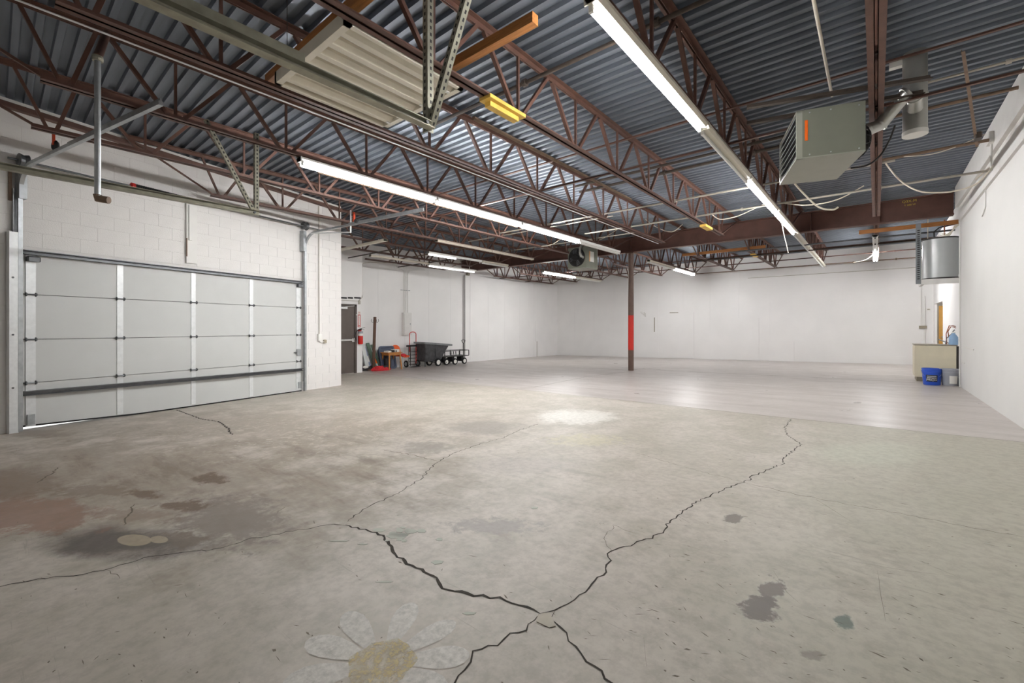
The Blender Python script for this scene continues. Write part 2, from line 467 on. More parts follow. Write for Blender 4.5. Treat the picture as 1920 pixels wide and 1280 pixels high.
for pts, w in (([(1408, 908), (1500, 928), (1590, 945), (1700, 965), (1800, 985), (1925, 1008)], .006), ([(822, 865), (790, 857), (760, 850), (715, 843)], .008),
               ([(1145, 1040), (1135, 1010), (1150, 985), (1200, 1002)], .003), ([(70, 905), (100, 885), (112, 875)], .012), ([(232, 985), (240, 965), (252, 945)], .01), ([(200, 1068), (225, 1085)], .004),
               ([(1410, 908), (1300, 880), (1190, 848)], .004), ([(520, 962), (535, 950)], .01)):
    ribbon('crack', pts, w, 'crack_soft')
ribbon('slab_joint', [(640, 690), (840, 715.5), (1138, 747), (1481, 784), (1700, 806), (1925, 829.5)], .012, 'joint_dark', jit=.02, step=.2, taper=False)
ribbon('slab_joint', [(930, 681), (1000, 684.5), (1120, 690), (1180, 694), (1212, 690), (1250, 694), (1340, 699), (1500, 706), (1640, 713), (1715, 717)], .03, 'joint_dark', jit=.1, step=.2, taper=False)
ribbon('slab_joint', [(1184, 696), (1100, 706), (1000, 726), (950, 730)], .015, 'joint_dark', jit=.05, step=.2)
# loose chip where the cracks meet, and lifted paint flakes
def patch(name, pts, m, lift, parent=floor):
    P3 = [F(*p) for p in pts]
    t = [Vector((p.x, p.y, FZ(p.x, p.y) + lift)) for p in P3]; b_ = [Vector((p.x, p.y, FZ(p.x, p.y) - .002)) for p in P3]
    return MB().loft([b_[::-1], t[::-1]]).build(name, m, parent)
patch('slab_chip', [(1008, 1154), (1030, 1148), (1036, 1160), (1042, 1174), (1030, 1177), (1006, 1166)], 'slab_chip', .003)
for k in range(16):
    px, py = random.gauss(752, 22), random.gauss(1003, 9); r = random.uniform(3, 9)
    pts = [(px + r * 1.6 * math.cos(a) * random.uniform(.6, 1.2), py + r * .6 * math.sin(a) * random.uniform(.6, 1.2)) for a in [i * math.pi / 3 for i in range(6)]]
    patch('paint_flake', pts, 'paint_flake', .0016)
for (px, py, w, h) in ((880, 1150, 13, 3), (820, 1054, 12, 4), (720, 1091, 17, 1.2), (635, 1014, 20, 1.2), (680, 1020, 10, 1.2), (1002, 952, 7, 2)):
    patch('paint_flake', [(px - w, py), (px - w * .3, py - h), (px + w, py - h * .6), (px + w * .7, py + h * .6), (px - w * .4, py + h)], 'paint_flake', .0016)
# scuffs, chips and tyre scratches too many to count
rnd = random.Random(21); mb = MB()
for k in range(420):
    px, py = rnd.uniform(-40, 1960), 800 + 520 * rnd.random() ** .8
    if rnd.random() < .45: px = rnd.uniform(1150, 1960)
    p = F(px, py)
    if p.y > 6.6 or p.x < -8 or p.x > 1.2: continue
    ln = rnd.uniform(.004, .015) * (1 if rnd.random() < .85 else 2.2); wd = rnd.uniform(.0012, .0032) if rnd.random() < .85 else rnd.uniform(.004, .007)
    a_ = rnd.gauss(0, .5); d = Vector((math.cos(a_), math.sin(a_), 0)); nn = Vector((-d.y, d.x, 0))
    pts = [p - d * ln, p - d * ln * .2 + nn * wd * rnd.uniform(.5, 1.2), p + d * ln * rnd.uniform(.6, 1.1), p + d * ln * .1 - nn * wd * rnd.uniform(.5, 1.2)]
    mb.add([Vector((q.x, q.y, FZ(q.x, q.y) + .0009)) for q in pts], [(3, 2, 1, 0)])
o = mb.build('floor_scuffs', 'crack_soft', floor); o['kind'] = 'stuff'
for pts, w in (([(1560, 1046), (1700, 1070), (1800, 1082)], .0016), ([(1650, 1045), (1685, 1055)], .004), ([(1700, 1042), (1780, 1075), (1840, 1098)], .002), ([(1645, 1070), (1650, 1105), (1660, 1165)], .0016), ([(1450, 1070), (1475, 1110), (1500, 1132)], .002),
               ([(1207, 1195), (1212, 1250)], .003), ([(560, 1030), (620, 1010)], .003), ([(1260, 960), (1300, 985)], .003), ([(1520, 930), (1600, 980)], .002)):
    ribbon('floor_scratch', pts, w, 'crack_soft', jit=.05, step=.08)
# the faded daisy
dc = F(716, 1243)
def petal(tip, w):
    t = F(*tip); d = t - dc; d.z = 0; ln = d.length; d.normalize(); n = Vector((-d.y, d.x, 0)); pts = []
    prof = [(.3, .45), (.5, .8), (.68, 1), (.83, .95), (.94, .65), (1, .2)]
    for f_, k in prof: pts.append(dc + d * ln * f_ + n * w * k)
    for f_, k in prof[::-1]: pts.append(dc + d * ln * f_ - n * w * k)
    vs = [Vector((p.x, p.y, FZ(p.x, p.y) + .0022)) for p in pts]
    MB().add(vs, [tuple(range(len(vs)))]).build('painted_petal', 'daisy_white', floor)
for tip, w in (((577, 1200), .055), ((650, 1148), .05), ((772, 1130), .05), ((852, 1165), .05), ((880, 1228), .055), ((835, 1300), .055), ((530, 1282), .06), ((690, 1345), .06)): petal(tip, w)
ring = [dc + Vector((math.cos(a), math.sin(a), 0)) * .115 * random.uniform(.88, 1.1) for a in [i * math.pi / 12 for i in range(24)]]
MB().add([Vector((p.x, p.y, FZ(p.x, p.y) + .0036)) for p in ring], [tuple(range(24))]).build('painted_center', 'daisy_yellow', floor)

# ground outside the garage door
mb = MB(); mb.box((-40, -12, -.42), (-8.5, 4.9, -.30)); 
tag(mb.build('ground_outside', 'asphalt'), 'pale pavement outside the garage door', kind='structure')

# ------------------------------------------------------------------ ceiling: roof slab + fluted deck panels
mb = MB(); mb.box((XL - .5, YREAR, DECK + .06), (XR + 1.3, YB + .4, DECK + .2))
ceiling = tag(mb.build('ceiling', 'roof'), 'fluted grey metal roof deck over steel joists', kind='structure')
PITCH = .14; RIBS = 6
mb = MB(); prof = []
for k in range(RIBS):
    y = k * PITCH
    prof += [(y, .04), (y + .066, .04), (y + .078, 0), (y + .128, 0)]
prof.append((RIBS * PITCH, .04))
vs = []
for x in (XL - .4, XR + 1.2): vs += [(x, y, z) for y, z in prof]
n = len(prof); mb.add(vs, [(i, i + 1, n + i + 1, n + i) for i in range(n - 1)])
deck_me = mb.mesh('deck_panel', 'deck_metal')
y = YREAR
while y < YB + .1:
    inst(deck_me, 'deck_panel', ceiling, (0, y, DECK)); y += RIBS * PITCH

# ------------------------------------------------------------------ garage-side block wall
wall_left = thing('wall_left', 'white painted concrete block wall around the garage door', None, G(0, 0, 0), math.atan2(GE.y, GE.x), kind='structure')
# local frame: +x along the wall, -y into the room
DOOR_W, DOOR_H = 4.09, 2.25
TOPZ = 4.0
mb = MB()
mb.box((-2.6, .004, -.4), (-.02, .2, DECK)); mb.box((-.02, .004, DOOR_H), (DOOR_W + .02, .2, DECK)); mb.box((DOOR_W + .02, .004, -.4), (5.188, .2, DECK))
mb.build('mortar_bed', 'mortar', wall_left)
BL, BH = .372, .1865
def block(w):
    mb = MB(); g = .0012; c = .0022
    mb.loft([[(g, .03, g), (w - g, .03, g), (w - g, .03, BH - g), (g, .03, BH - g)], [(g, c - .001, g), (w - g, c - .001, g), (w - g, c - .001, BH - g), (g, c - .001, BH - g)],
             [(g + c, 0, g + c), (w - g - c, 0, g + c), (w - g - c, 0, BH - g - c), (g + c, 0, BH - g - c)]])
    return mb.mesh('block', 'block_paint')
cache = {}
z = -.118; row = 0
while z < TOPZ - .02:
    spans = [(-1.2, -.02), (DOOR_W + .02, 5.188)] if z + BH / 2 < DOOR_H else [(-1.2, 5.188)]
    for a, b in spans:
        xs = [a]
        k = math.floor((a - (row % 2) * BL / 2) / BL) * BL + (row % 2) * BL / 2
        while k < b:
            if k > a + .02 and k < b - .02: xs.append(k)
            k += BL
        xs.append(b)
        for x0, x1 in zip(xs, xs[1:]):
            w = round(x1 - x0, 3)
            if w not in cache: cache[w] = block(w)
            inst(cache[w], 'block', wall_left, (x0, -random.uniform(0, .0015), z))
    z += BH; row += 1
# return wall behind the block wall's end, and closing walls
pc = G(5.188, -.2, 0)
mb = MB(); mb.box((XD - .3, pc.y - .25, -.5), (pc.x + .02, pc.y, DECK))
tag(mb.build('wall_return', 'wall_paint'), 'short white wall behind the garage door pier', kind='structure')
mb = MB(); mb.box((XL - .6, pc.y - .2, -.5), (XD, 7.47, DECK))
wall_door = tag(mb.build('wall_exit', 'wall_paint'), 'white wall section holding the brown exit door', kind='structure')
mb = MB(); mb.box((XL - .2, 7.2, -.5), (XL, YB + .2, DECK))
wall_far = tag(mb.build('wall_left_far', 'wall_paint'), 'long white panelled wall behind the stored carts', kind='structure')
mb = MB(); mb.box((XL - .2, YB, -.5), (1.43, YB + .2, DECK))
wall_back = tag(mb.build('wall_back', 'wall_paint'), 'white panelled wall across the far end of the room', kind='structure')
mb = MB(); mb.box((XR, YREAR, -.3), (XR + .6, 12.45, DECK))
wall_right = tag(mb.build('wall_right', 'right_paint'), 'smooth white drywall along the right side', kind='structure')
mb = MB(); mb.box((XR - .035, YREAR, 3.40), (XR + .02, 12.45, 3.69))
tag(mb.build('trim_1', 'trim_paint'), 'white board ledge running high along the right wall', kind='structure')
mb = MB(); mb.box((XR - .085, YREAR, 3.69), (XR + .02, 12.45, DECK))
tag(mb.build('trim_2', 'trim_paint'), 'upper white soffit band along the right wall under the deck', kind='structure')
mb = MB(); mb.box((-9.6, -2.3, -.3), (-1.6, -2.1, DECK)); mb.box((-9.8, YREAR, -.3), (-9.6, -1.2, DECK))  # added out of view: front wall cuts sky light, left rear wall stops sun
tag(mb.build('wall_front_blocker', 'wall_paint'), 'unseen white walls behind the camera by the second overhead door, added to block light', kind='structure')
XW2 = 1.43
mb = MB(); mb.box((XW2, 12.4, -.3), (XW2 + .06, 17.1, DECK)); mb.box((XW2, 17.1, 2.02), (XW2 + .06, 19.35, DECK)); mb.box((XW2, 19.35, -.3), (XW2 + .06, YB + .2, DECK))
tag(mb.build('wall_right_far', 'wall_paint'), 'white wall beside the water heater with a doorway', kind='structure')
# room beyond the doorway
mb = MB(); mb.box((XW2 + .06, 16.2, -.25), (XW2 + 2.4, 21.6, -.02)); mb.box((XW2 + 2.4, 16.2, -.25), (XW2 + 2.5, 21.6, 2.6)); mb.box((XW2 + .06, 21.6, -.25), (XW2 + 2.5, 21.7, 2.6)); mb.box((XW2 + .06, 16.1, -.25), (XW2 + 2.5, 16.2, 2.6)); mb.box((XW2 + .06, 16.2, 2.5), (XW2 + 2.5, 21.6, 2.6)); mb.box((XW2 + .06, YB + .2, -.25), (XW2 + .08, 21.6, 2.6))
tag(mb.build('wall_side_room', 'wall_paint'), 'white walls of the small room seen through the doorway', kind='structure')
mb = MB(); mb.box((XW2 + .6, 18.6, 2.44), (XW2 + 1.6, 19.8, 2.5))
tag(mb.build('ceiling_lamp', 'far_room_light'), 'lit ceiling panel in the small room past the doorway', 'lamp')

def panels(parent, along, fixed, lo, hi, z0, z1, step, th=.006, sign=1, offs=0):
    """sheet panels proud of a wall, joints left open"""
    k = lo + offs; edges = [lo] + ([] if offs == 0 else [k])
    while k + step < hi - .05: k += step; edges.append(k)
    edges.append(hi)
    for a, b in zip(edges, edges[1:]):
        if b - a < .05: continue
        g = .0025; mb = MB(); t = th + random.uniform(0, .003)
        if along == 'y': mb.box((min(fixed, fixed + sign * t), a + g, z0), (max(fixed, fixed + sign * t), b - g, z1))
        else: mb.box((a + g, min(fixed, fixed + sign * t), z0), (b - g, max(fixed, fixed + sign * t), z1))
        mb.build('wall_panel', 'wall_paint', parent)
panels(wall_far, 'y', XL, 7.5, YB - .01, -.30, 3.50, 1.12)
panels(wall_back, 'x', YB, XL + .01, .80, -.30, 3.56, 1.12, sign=-1)
# patched door outline, boards and seams on the back wall
def yboard(p0, p1, th, m='wall_paint', name='patch_board'):
    a, b = PY(*p0, YB - .012), PY(*p1, YB - .012)
    MB().box((min(a.x, b.x), YB - .012 - th, min(a.z, b.z)), (max(a.x, b.x), YB - .005, max(a.z, b.z))).build(name, m, wall_back)
yboard((1622, 666), (1700, 684), .04); yboard((1252, 586), (1301, 672), .02); yboard((1490, 638), (1556, 680), .012); yboard((1090, 645), (1168, 668), .01)
yboard((1363, 597), (1423, 676), .01); yboard((1216, 594), (1231, 625), .014); yboard((1424, 639), (1489, 678), .014)
yboard((1226.5, 595), (1228, 622), .02, 'cabinet_edge', 'wall_slot'); yboard((1256, 585.5), (1272, 586.5), .024, 'cabinet_edge', 'wall_slot')
for k in range(5):
    yboard((1201 + k * 2, 584 + (k * 7) % 5), (1203 + k * 2, 586 + (k * 11) % 9), .012, 'mortar', 'peeled_patch')
# faint marks low on the right wall
for (px0, py0, px1, py1) in ((1808, 652, 1826, 654.5), (1803, 678, 1809, 681)):
    a, b = PX(px0, py0, XR), PX(px1, py1, XR)
    MB().box((XR - .006, min(a.y, b.y), min(a.z, b.z) - .004), (XR, max(a.y, b.y), max(a.z, b.z) + .004)).build('wall_scuff', 'mortar', wall_right)

# ------------------------------------------------------------------ main beam and column
beam = thing('steel_beam', 'deep brown steel beam crossing the whole room above the column', 'beam', (-6, YBEAM, 3.57))
def ibeam(x0, x1, y, z0, z1, w, parent, tw=.02, tf=.025):
    MB().box((x0, y - tw / 2, z0 + tf), (x1, y + tw / 2, z1 - tf)).build('web', 'oxide_dark', parent, True)
    MB().box((x0, y - w / 2, z0), (x1, y + w / 2, z0 + tf)).build('flange', 'oxide_dark', parent, True)
    MB().box((x0, y - w / 2, z1 - tf), (x1, y + w / 2, z1)).build('flange', 'oxide_dark', parent, True)
ibeam(XL, XR - .09, YBEAM, 3.57, DECK - .06, .19, beam)
for x in (-9.8, -5.76, -1.2, .05):
    MB().box((x - .008, YBEAM - .085, 3.6), (x + .008, YBEAM + .085, DECK - .09)).build('stiffener', 'oxide_dark', beam, True)
mk = PY(1705, 380, YBEAM - .02)
text('chalk_mark', 'Q3X-M', .075, 'yellow_mark', beam, Matrix.Translation(TM[beam.name].inverted() @ Vector((mk.x, YBEAM - .0115, mk.z + .035))) @ Matrix.Rotation(math.pi / 2, 4, 'X'))
text('chalk_mark', 'Y 200 W', .05, 'yellow_mark', beam, Matrix.Translation(TM[beam.name].inverted() @ Vector((mk.x + .01, YBEAM - .0115, mk.z - .045))) @ Matrix.Rotation(math.pi / 2, 4, 'X'))
cx, cy = -5.78, YBEAM
cz = FZ(cx, cy)
colu = thing('steel_column', 'round brown steel column with a bright red painted band', 'column', (cx, cy, cz))
rz0, rz1 = PY(1184, 656, cy).z, PY(1184, 591, cy).z
R = .083
MB().lathe([(R, cz), (R, rz0)], 28, (cx, cy, 0)).build('lower_shaft', 'column_brown', colu, True, True)
MB().lathe([(R + .0015, rz0), (R + .0015, rz1)], 28, (cx, cy, 0)).build('red_band', 'column_red', colu, True, True)
MB().lathe([(R, rz1), (R, 3.54)], 28, (cx, cy, 0)).build('upper_shaft', 'column_brown', colu, True, True)
MB().box((cx - .13, cy - .11, 3.54), (cx + .13, cy + .11, 3.569)).build('cap_plate', 'column_brown', colu, True)

# ------------------------------------------------------------------ bar joists
def chord(y0, y1, u, z, top, w=.05, t=.006, gap=.016):
    mb = MB()
    for sx in (-1, 1):
        x = u + sx * gap / 2
        zz = z + (.055 if top else 0)
        mb.box((min(x, x + sx * w), y0, zz - (t if top else 0)), (max(x, x + sx * w), y1, zz + (0 if top else t)))
        mb.box((min(x, x + sx * t), y0, zz - (w if top else 0)), (max(x, x + sx * t), y1, zz + (0 if top else w)))
    return mb
def joist(u, ybear0, yb0, yb1, ybear1, nodes, tops, label, end0=True, end1=True, vert=True):
    j = thing('bar_joist', label, 'joist', (u, ybear0, CHORD), group='steel roof joists')
    chord(ybear0, ybear1, u, DECK - .06, True, .052).build('top_chord', 'oxide', j, True)
    chord(yb0, yb1, u, CHORD, False).build('bottom_chord', 'oxide', j, True)
    zt, zb = DECK - .055, CHORD + .03
    def web(y0, z0, y1, z1, w=.026):
        w *= 1.3
        MB().bar((u, y0, z0), (u, y1, z1), w, w * .9).build('web_bar', 'oxide', j, True)
    for n_ in nodes:
        if vert: web(n_, zb, n_, zt, .02)
        for t_ in tops:
            if abs(abs(t_ - n_) - .5535 * STEP_K[0]) < .1: web(n_ + (.07 if t_ > n_ else -.07), zb, t_ - (.05 if t_ > n_ else -.05), zt, .03)
    if end0:
        e = yb0 + .15
        web(e - .03, zb, e - .27, zt, .024); web(e + .04, zb, min(t for t in tops if t > e) - .05, zt, .03); web(yb0 + .03, zb, ybear0 + .06, zt, .02)
    if end1:
        e = yb1 - .15
        web(e + .03, zb, e + .27, zt, .024); web(e - .04, zb, max(t for t in tops if t < e) + .05, zt, .03); web(yb1 - .03, zb, ybear1 - .06, zt, .02)
    return j
STEP_K = [1.0]
NODES = [.12 + 1.107 * k for k in range(1, 10)]
TOPS = [.12 + 1.107 * (k + .5) for k in range(0, 10)]
JN = ['directly above the big unit heater', 'carrying the right-hand lit tube row', 'carrying the small yellow wood blocks', 'left of the louvred white panel fixture',
      'carrying the left-hand lit tube row', 'crossing the top left corner of the picture', 'bearing on the block wall above the garage door', 'carrying the short strip fixture beyond the garage pier',
      'second from the carts wall, left of the beam end', 'nearest to the carts wall']
for k in range(10):
    u = -1.4 * k
    y0b, y0c, e0 = -.9, .27, True
    if k == 6: y0b, y0c = 1.25, 2.31
    if k >= 7: y0b, y0c, e0 = pc.y - .05, pc.y + .15, False
    if k == 9: y0b, y0c = 7.48, 7.7
    nodes = [n_ for n_ in NODES if n_ > y0c + .4]; tops = [t_ for t_ in TOPS if t_ > y0c + .1]
    joist(u, y0b, y0c, 11.1, YBEAM - .03, nodes, tops, 'brown near-bay joist ' + JN[k], end0=e0)
JB = ['on the far right above the end-on lit tube', 'above the unlit far end of the right tube row', 'third from the right, ending with a wood block', 'fourth from the right', 'above the small lit tube near the column',
      'sixth from the right, just left of the column', 'seventh from the right behind the small heater', 'above the lit tube left of the small heater', 'second from the left', 'leftmost, nearest the corner']
STEP_K[0] = .8
nb = [14.55 + .8856 * k for k in range(4)]; tb_ = [14.55 + .8856 * (k - .5) for k in range(5)]
for k in range(10):
    joist(-1.4 * k, YBEAM + .03, 13.85, 18.3, YB + .02, nb, tb_, 'brown joist past the beam, ' + JB[k])
STEP_K[0] = 1.0

# horizontal bridging between the joists and steel angle along the block wall
def lateral(name, label, cat, y, z, x0, x1, r, m, clamps=(), square=False, yo=0):
    o = thing(name, label, cat, ((x0 + x1) / 2, y, z))
    mb = MB()
    if square: mb.angle((x0, y, z), (x1, y, z), r * 2, r * .35)
    else: mb.cyl((x0, y, z), (x1, y, z), r, 10)
    mb.build('run', m, o, True, not square)
    for cxx in clamps:
        MB().cyl((cxx - .02, y, z), (cxx + .02, y, z), r * 1.9, 10).build('coupling', m, o, True)
    return o
lateral('joist_bridging', 'thin red-brown bridging bar along the joist tops behind the heater', 'bridging', 5.95, 4.02, XL, XR - .1, .016, 'oxide', square=True)
lateral('joist_bridging', 'thin red-brown bridging bar along the joist bottoms below the flue', 'bridging', 5.72, 3.49, pc.x + .6, XR - .05, .016, 'oxide', square=True)
lateral('joist_bridging', 'bridging bar along the far bay joists, near the beam', 'bridging', 15.0, 3.49, XL, 1.35, .016, 'oxide', square=True)
lateral('joist_bridging', 'bridging bar along the far bay joists, near the back wall', 'bridging', 16.9, 3.49, XL, 1.35, .016, 'oxide', square=True)
lateral('black_pipe', 'dark pipe crossing the ceiling above the yellow wood blocks', 'pipe', 3.68, 3.92, -4.35, XR - .1, .022, 'pipe_dark', (-1.45, -2.9))
lateral('black_pipe', 'upper of two dark pipes crossing behind the big heater', 'pipe', 6.95, 3.90, -4.3, -.2, .022, 'pipe_dark', (-1.45,))
lateral('black_pipe', 'lower of two dark pipes, with a valve, left of the big heater', 'pipe', 7.30, 3.90, -4.4, -.3, .024, 'pipe_dark', (-2.75, -1.4))
lateral('conduit', 'pale conduit crossing behind the lit right tube row', 'conduit', 7.96, 3.58, -7.2, .2, .016, 'conduit', (-2.8, -5.6))
lateral('conduit', 'tan conduit crossing low just before the beam', 'conduit', 9.36, 3.58, -5.5, XR - .04, .018, 'conduit', (-2.0, -4.3, .05))
lateral('steam_pipe', 'brown pipe running to the right wall below the flue cap', 'pipe', 8.58, 3.80, .04, 1.16, .022, 'pipe_brown')
lateral('steam_pipe', 'brown pipe high by the right wall, past the hanging angle', 'pipe', 7.25, 3.93, .05, 1.2, .02, 'pipe_brown')
lateral('conduit', 'bright conduit running from the flue pipe to the right wall', 'conduit', 6.55, 3.96, .3, 1.2, .013, 'conduit', (1.02,))
lateral('conduit', 'grey conduit under the beam in front of the water heater shelf', 'conduit', 13.3, 3.38, -3.2, 1.3, .02, 'galv_dark')
lateral('conduit', 'dark conduit strung behind the vertical end-on light', 'conduit', 14.2, 3.36, -4.5, 1.3, .018, 'pipe_dark')
lateral('conduit', 'thin brown pipe along the top of the back wall', 'conduit', 18.9, 3.50, -6, 1.3, .018, 'pipe_brown', (-.6, .5))
lateral('conduit', 'thin pipe dipping along the back wall near the end-on light', 'conduit', YB - .015, 3.26, -4, 1.3, .010, 'conduit')
lateral('conduit', 'short pale conduit above the two exit door lights', 'conduit', 8.6, 3.52, -12.6, -8.6, .016, 'pipe_brown')
lateral('conduit', 'thin dark pipe crossing above the exit door', 'conduit', 7.0, 3.40, -12.9, -9.9, .018, 'pipe_dark')
lateral('conduit', 'thin dark pipe crossing above the electrical panel', 'conduit', 9.3, 3.42, -13.1, -9.9, .018, 'pipe_dark')
lateral('conduit', 'thin white conduit left of the small heater', 'conduit', 10.1, 3.60, -8.7, -4.4, .014, 'conduit')
lateral('conduit', 'thin white conduit passing over the middle of the left tube row', 'conduit', 8.5, 3.66, -8.7, -4.3, .012, 'conduit')

def along(name, label, cat, u, z, y0, y1, r, m, smooth=True):
    return tag(MB().cyl((u, y0, z), (u, y1, z), r, 10).build(name, m, None, False, smooth), label, cat)
along('gas_pipe', 'dark pipe running beside the louvred panel fixture', 'pipe', -4.36, 3.93, -.6, 3.7, .026, 'pipe_dark')
along('conduit', 'white conduit running along the ceiling to the big heater', 'conduit', -.39, 3.95, -.8, 6.2, .014, 'cable_white')
along('gas_pipe', 'brown pipe hung from clamps behind the louvred panel fixture', 'pipe', -3.35, 3.56, 3.35, 7.3, .022, 'pipe_brown')
along('conduit', 'thin bright edge conduit along the joist by the garage tracks', 'conduit', -4.30, 3.43, -.6, 11.0, .007, 'galv_white')
along('gas_pipe', 'rusty pipe with an elbow above the left tube row', 'pipe', -6.55, 3.66, 3.2, 8.0, .016, 'pipe_brown')

# ledger angle along the head of the block wall
a, b = G(-1.0, .02, DECK - .14), G(5.19, .02, DECK - .14)
tag(MB().angle(a, b, .09, .012).build('trim_3', 'oxide'), 'brown steel ledger angle along the head of the block wall', kind='structure')

# ------------------------------------------------------------------ fluorescent strip fixtures
def fixture(u, y0, y1, z, label, lit, m='fixture_cream', lateral_=False, lit_len=None, tubes=2, group='fluorescent strip lights', hang=True):
    """channel with end caps, sockets and two tubes; local +x runs along the fixture"""
    L_ = y1 - y0
    loc, rz = ((u, y0, z), math.pi / 2) if not lateral_ else ((y0, u, z), 0)
    t = thing('strip_light', label, 'light', loc, rz, group)
    # channel profile, open look: wide top, narrow bottom
    MB().prof((0, 0, 0), (L_, 0, 0), [(-.055, .055), (.055, .055), (.055, .03), (.036, 0), (-.036, 0), (-.055, .03)][::-1]).build('channel', m, t)
    for x in (0, L_ - .012): MB().box((x, -.058, -.004), (x + .012, .058, .058)).build('end_cap', m, t)
    offs = (-.032, .032) if tubes == 2 else ((.022,) if tubes == 1 else ())
    for o_ in offs:
        for x in (.02, L_ - .045):
            MB().cbox((x, o_ - .016, -.045), (x + .025, o_ + .016, .01), .004).build('socket', 'white_enamel', t)
        ll = (lit_len or L_) - .07
        MB().cyl((.045, o_, -.026), (.045 + ll - .03, o_, -.026), .0185, 8).build('tube', ('tube_dim' if lit == 'dim' else 'tube_lit') if lit else 'tube_off', t, False, True)
    if hang:
        for x in (.3, L_ - .3):
            MB().bar((x, 0, .05), (x, 0, CHORD - z), .02, .004).build('hanger', m, t)
    return t
ZL = 3.385
YS = [2.47, 4.72, 6.97, 9.22, 11.46]
for a, b, lit, lab in ((2.49, 4.70, True, 'lit strip light nearest the garage door, first of the left row'), (4.72, 6.94, True, 'lit strip light in the middle of the left row'),
                       (6.97, 9.22, True, 'lit strip light ending above the small heater, third of the left row'), (9.24, 11.40, False, 'unlit strip light reaching from the small heater to the column')):
    fixture(-5.6, a, b, ZL, lab, lit, 'white_enamel')
for a, b, lit, lab in ((2.47, 4.80, True, 'long bright strip light at the top of the picture'), (4.83, 6.86, False, 'unlit bare strip channel between two lit lights on the right row'),
                       (6.88, 9.1, True, 'lit strip light just left of the big heater'), (9.12, 11.5, True, 'lit strip light right in front of the beam'),
                       (11.6, 13.9, False, 'unlit strip light just past the beam on the right row'), (13.92, 16.1, False, 'unlit strip light, middle of the far right row'), (16.12, 18.6, False, 'unlit strip light ending at the back wall')):
    fixture(-1.4, a, b, ZL, lab, lit, 'fixture_cream', hang=not 11 < a < 14, tubes=1)
fixture(-.02, 13.2, 15.5, ZL, 'unlit strip light seen end-on past the beam', False, 'white_enamel'); fixture(-.02, 15.52, 17.8, ZL, 'lit strip light seen end-on near the back wall', True, 'white_enamel')
fixture(-5.6, 13.5, 15.75, ZL, 'unlit strip light just behind the column', False, 'fixture_tan'); fixture(-5.6, 15.8, 18.0, ZL, 'small lit strip light by the back wall right of the column', True, 'white_enamel')
fixture(-9.8, 13.55, 15.8, ZL, 'lit strip light beyond the beam below the small heater', True, 'white_enamel'); fixture(-9.8, 15.85, 18.1, ZL, 'unlit strip light next to the far left corner', False, 'fixture_tan')
fixture(-9.8, 7.97, 10.15, ZL, 'strip light above the carts with a single half-length lit tube', 'dim', 'white_enamel', lit_len=1.15, tubes=1); fixture(-9.8, 10.2, 11.45, ZL, 'short unlit strip light left of the beam end', False, 'fixture_tan')
fixture(-11.2, 9.13, 11.3, 3.30, 'thin lit strip light low over the carts', 'dim', 'white_enamel', tubes=1); fixture(-11.2, 7.0, 9.1, 3.32, 'unlit strip light over the electrical panel', False, 'fixture_tan', tubes=0)
fixture(-8.4, 7.1, 9.1, ZL + .03, 'bare tan strip channel over the carts, nearer half', False, 'fixture_tan', tubes=0); fixture(-8.4, 9.12, 11.05, ZL + .03, 'bare tan strip channel over the carts, farther half', False, 'fixture_tan', tubes=0)
fixture(6.1, -11.2, -9.09, 3.36, 'crosswise bare strip channel poking out beyond the garage pier', False, 'fixture_cream', lateral_=True, tubes=0)

# ------------------------------------------------------------------ big louvred high-bay fixture, unlit, and the boards that carry it
fx0, fx1, fy0, fy1, fz = -4.07, -2.87, 1.60, 2.74, 3.44
hb = thing('panel_light', 'large unlit white panel light with ribbed reflectors under the roof', 'light', ((fx0 + fx1) / 2, (fy0 + fy1) / 2, fz))
for a, b, nm in (((fx0, fy0, fz), (fx0 + .035, fy1, fz + .10), 'side_rail'), ((fx1 - .035, fy0, fz), (fx1, fy1, fz + .10), 'side_rail'), ((fx0, fy0, fz), (fx1, fy0 + .05, fz + .10), 'end_rail'), ((fx0, fy1 - .05, fz), (fx1, fy1, fz + .10), 'end_rail')):
    MB().box(a, b).build(nm, 'fixture_cream', hb, True)
MB().box((fx0 + .01, fy0 + .01, fz + .085), (fx1 - .01, fy1 - .01, fz + .11)).build('back_pan', 'fixture_cream', hb, True)
nref = 6; w = (fx1 - fx0 - .09) / nref
for k in range(nref):
    x = fx0 + .045 + k * w
    MB().prof((x, fy0 + .05, fz), (x, fy1 - .05, fz), [(0, .075), (0, .0), (0, 0)][:0] or [(0, .08), (w * .1, .035), (w * .36, .006), (w * .64, .006), (w * .9, .035), (w, .08)]).build('reflector', 'fixture_cream', hb, True)
    MB().cbox((x + w * .42, fy1 - .09, fz - .002), (x + w * .58, fy1 - .05, fz + .03), .004).build('socket', 'tube_off', hb, True)
hk = PZ(580, 112, 3.5)
MB().tube([(fx0 + .3, fy0 - .005, fz + .05), (fx0 + .28, fy0 - .01, fz + .16), (fx0 + .3, fy0 - .02, DECK)], .003, 6).build('hanger_wire', 'steel_dark', hb, True)
for y_, xr, lab, nm in ((2.6, -1.95, 'orange lumber board sticking out past the panel light', 'lumber_board'), (1.66, -2.4, 'orange lumber board at the upper edge over the panel light', 'lumber_board')):
    tag(MB().box((-4.35, y_ - .035, CHORD + .05 + .055), (xr, y_ + .035, CHORD + .13 + .055)).build(nm, 'wood_orange'), lab, 'board', 'boards laid over the joists')
yb = thing('wood_blocks', 'pair of yellow wood blocks clamped under the middle joist', 'block', (-2.8, 3.1, CHORD - .06))
p0, p1 = PZ(932, 196, 3.42).y, PZ(998, 230, 3.42).y
MB().box((-2.87, 2.95, CHORD - .03), (-2.73, 3.48, CHORD + .004)).build('plate', 'wood_yellow', yb, True)
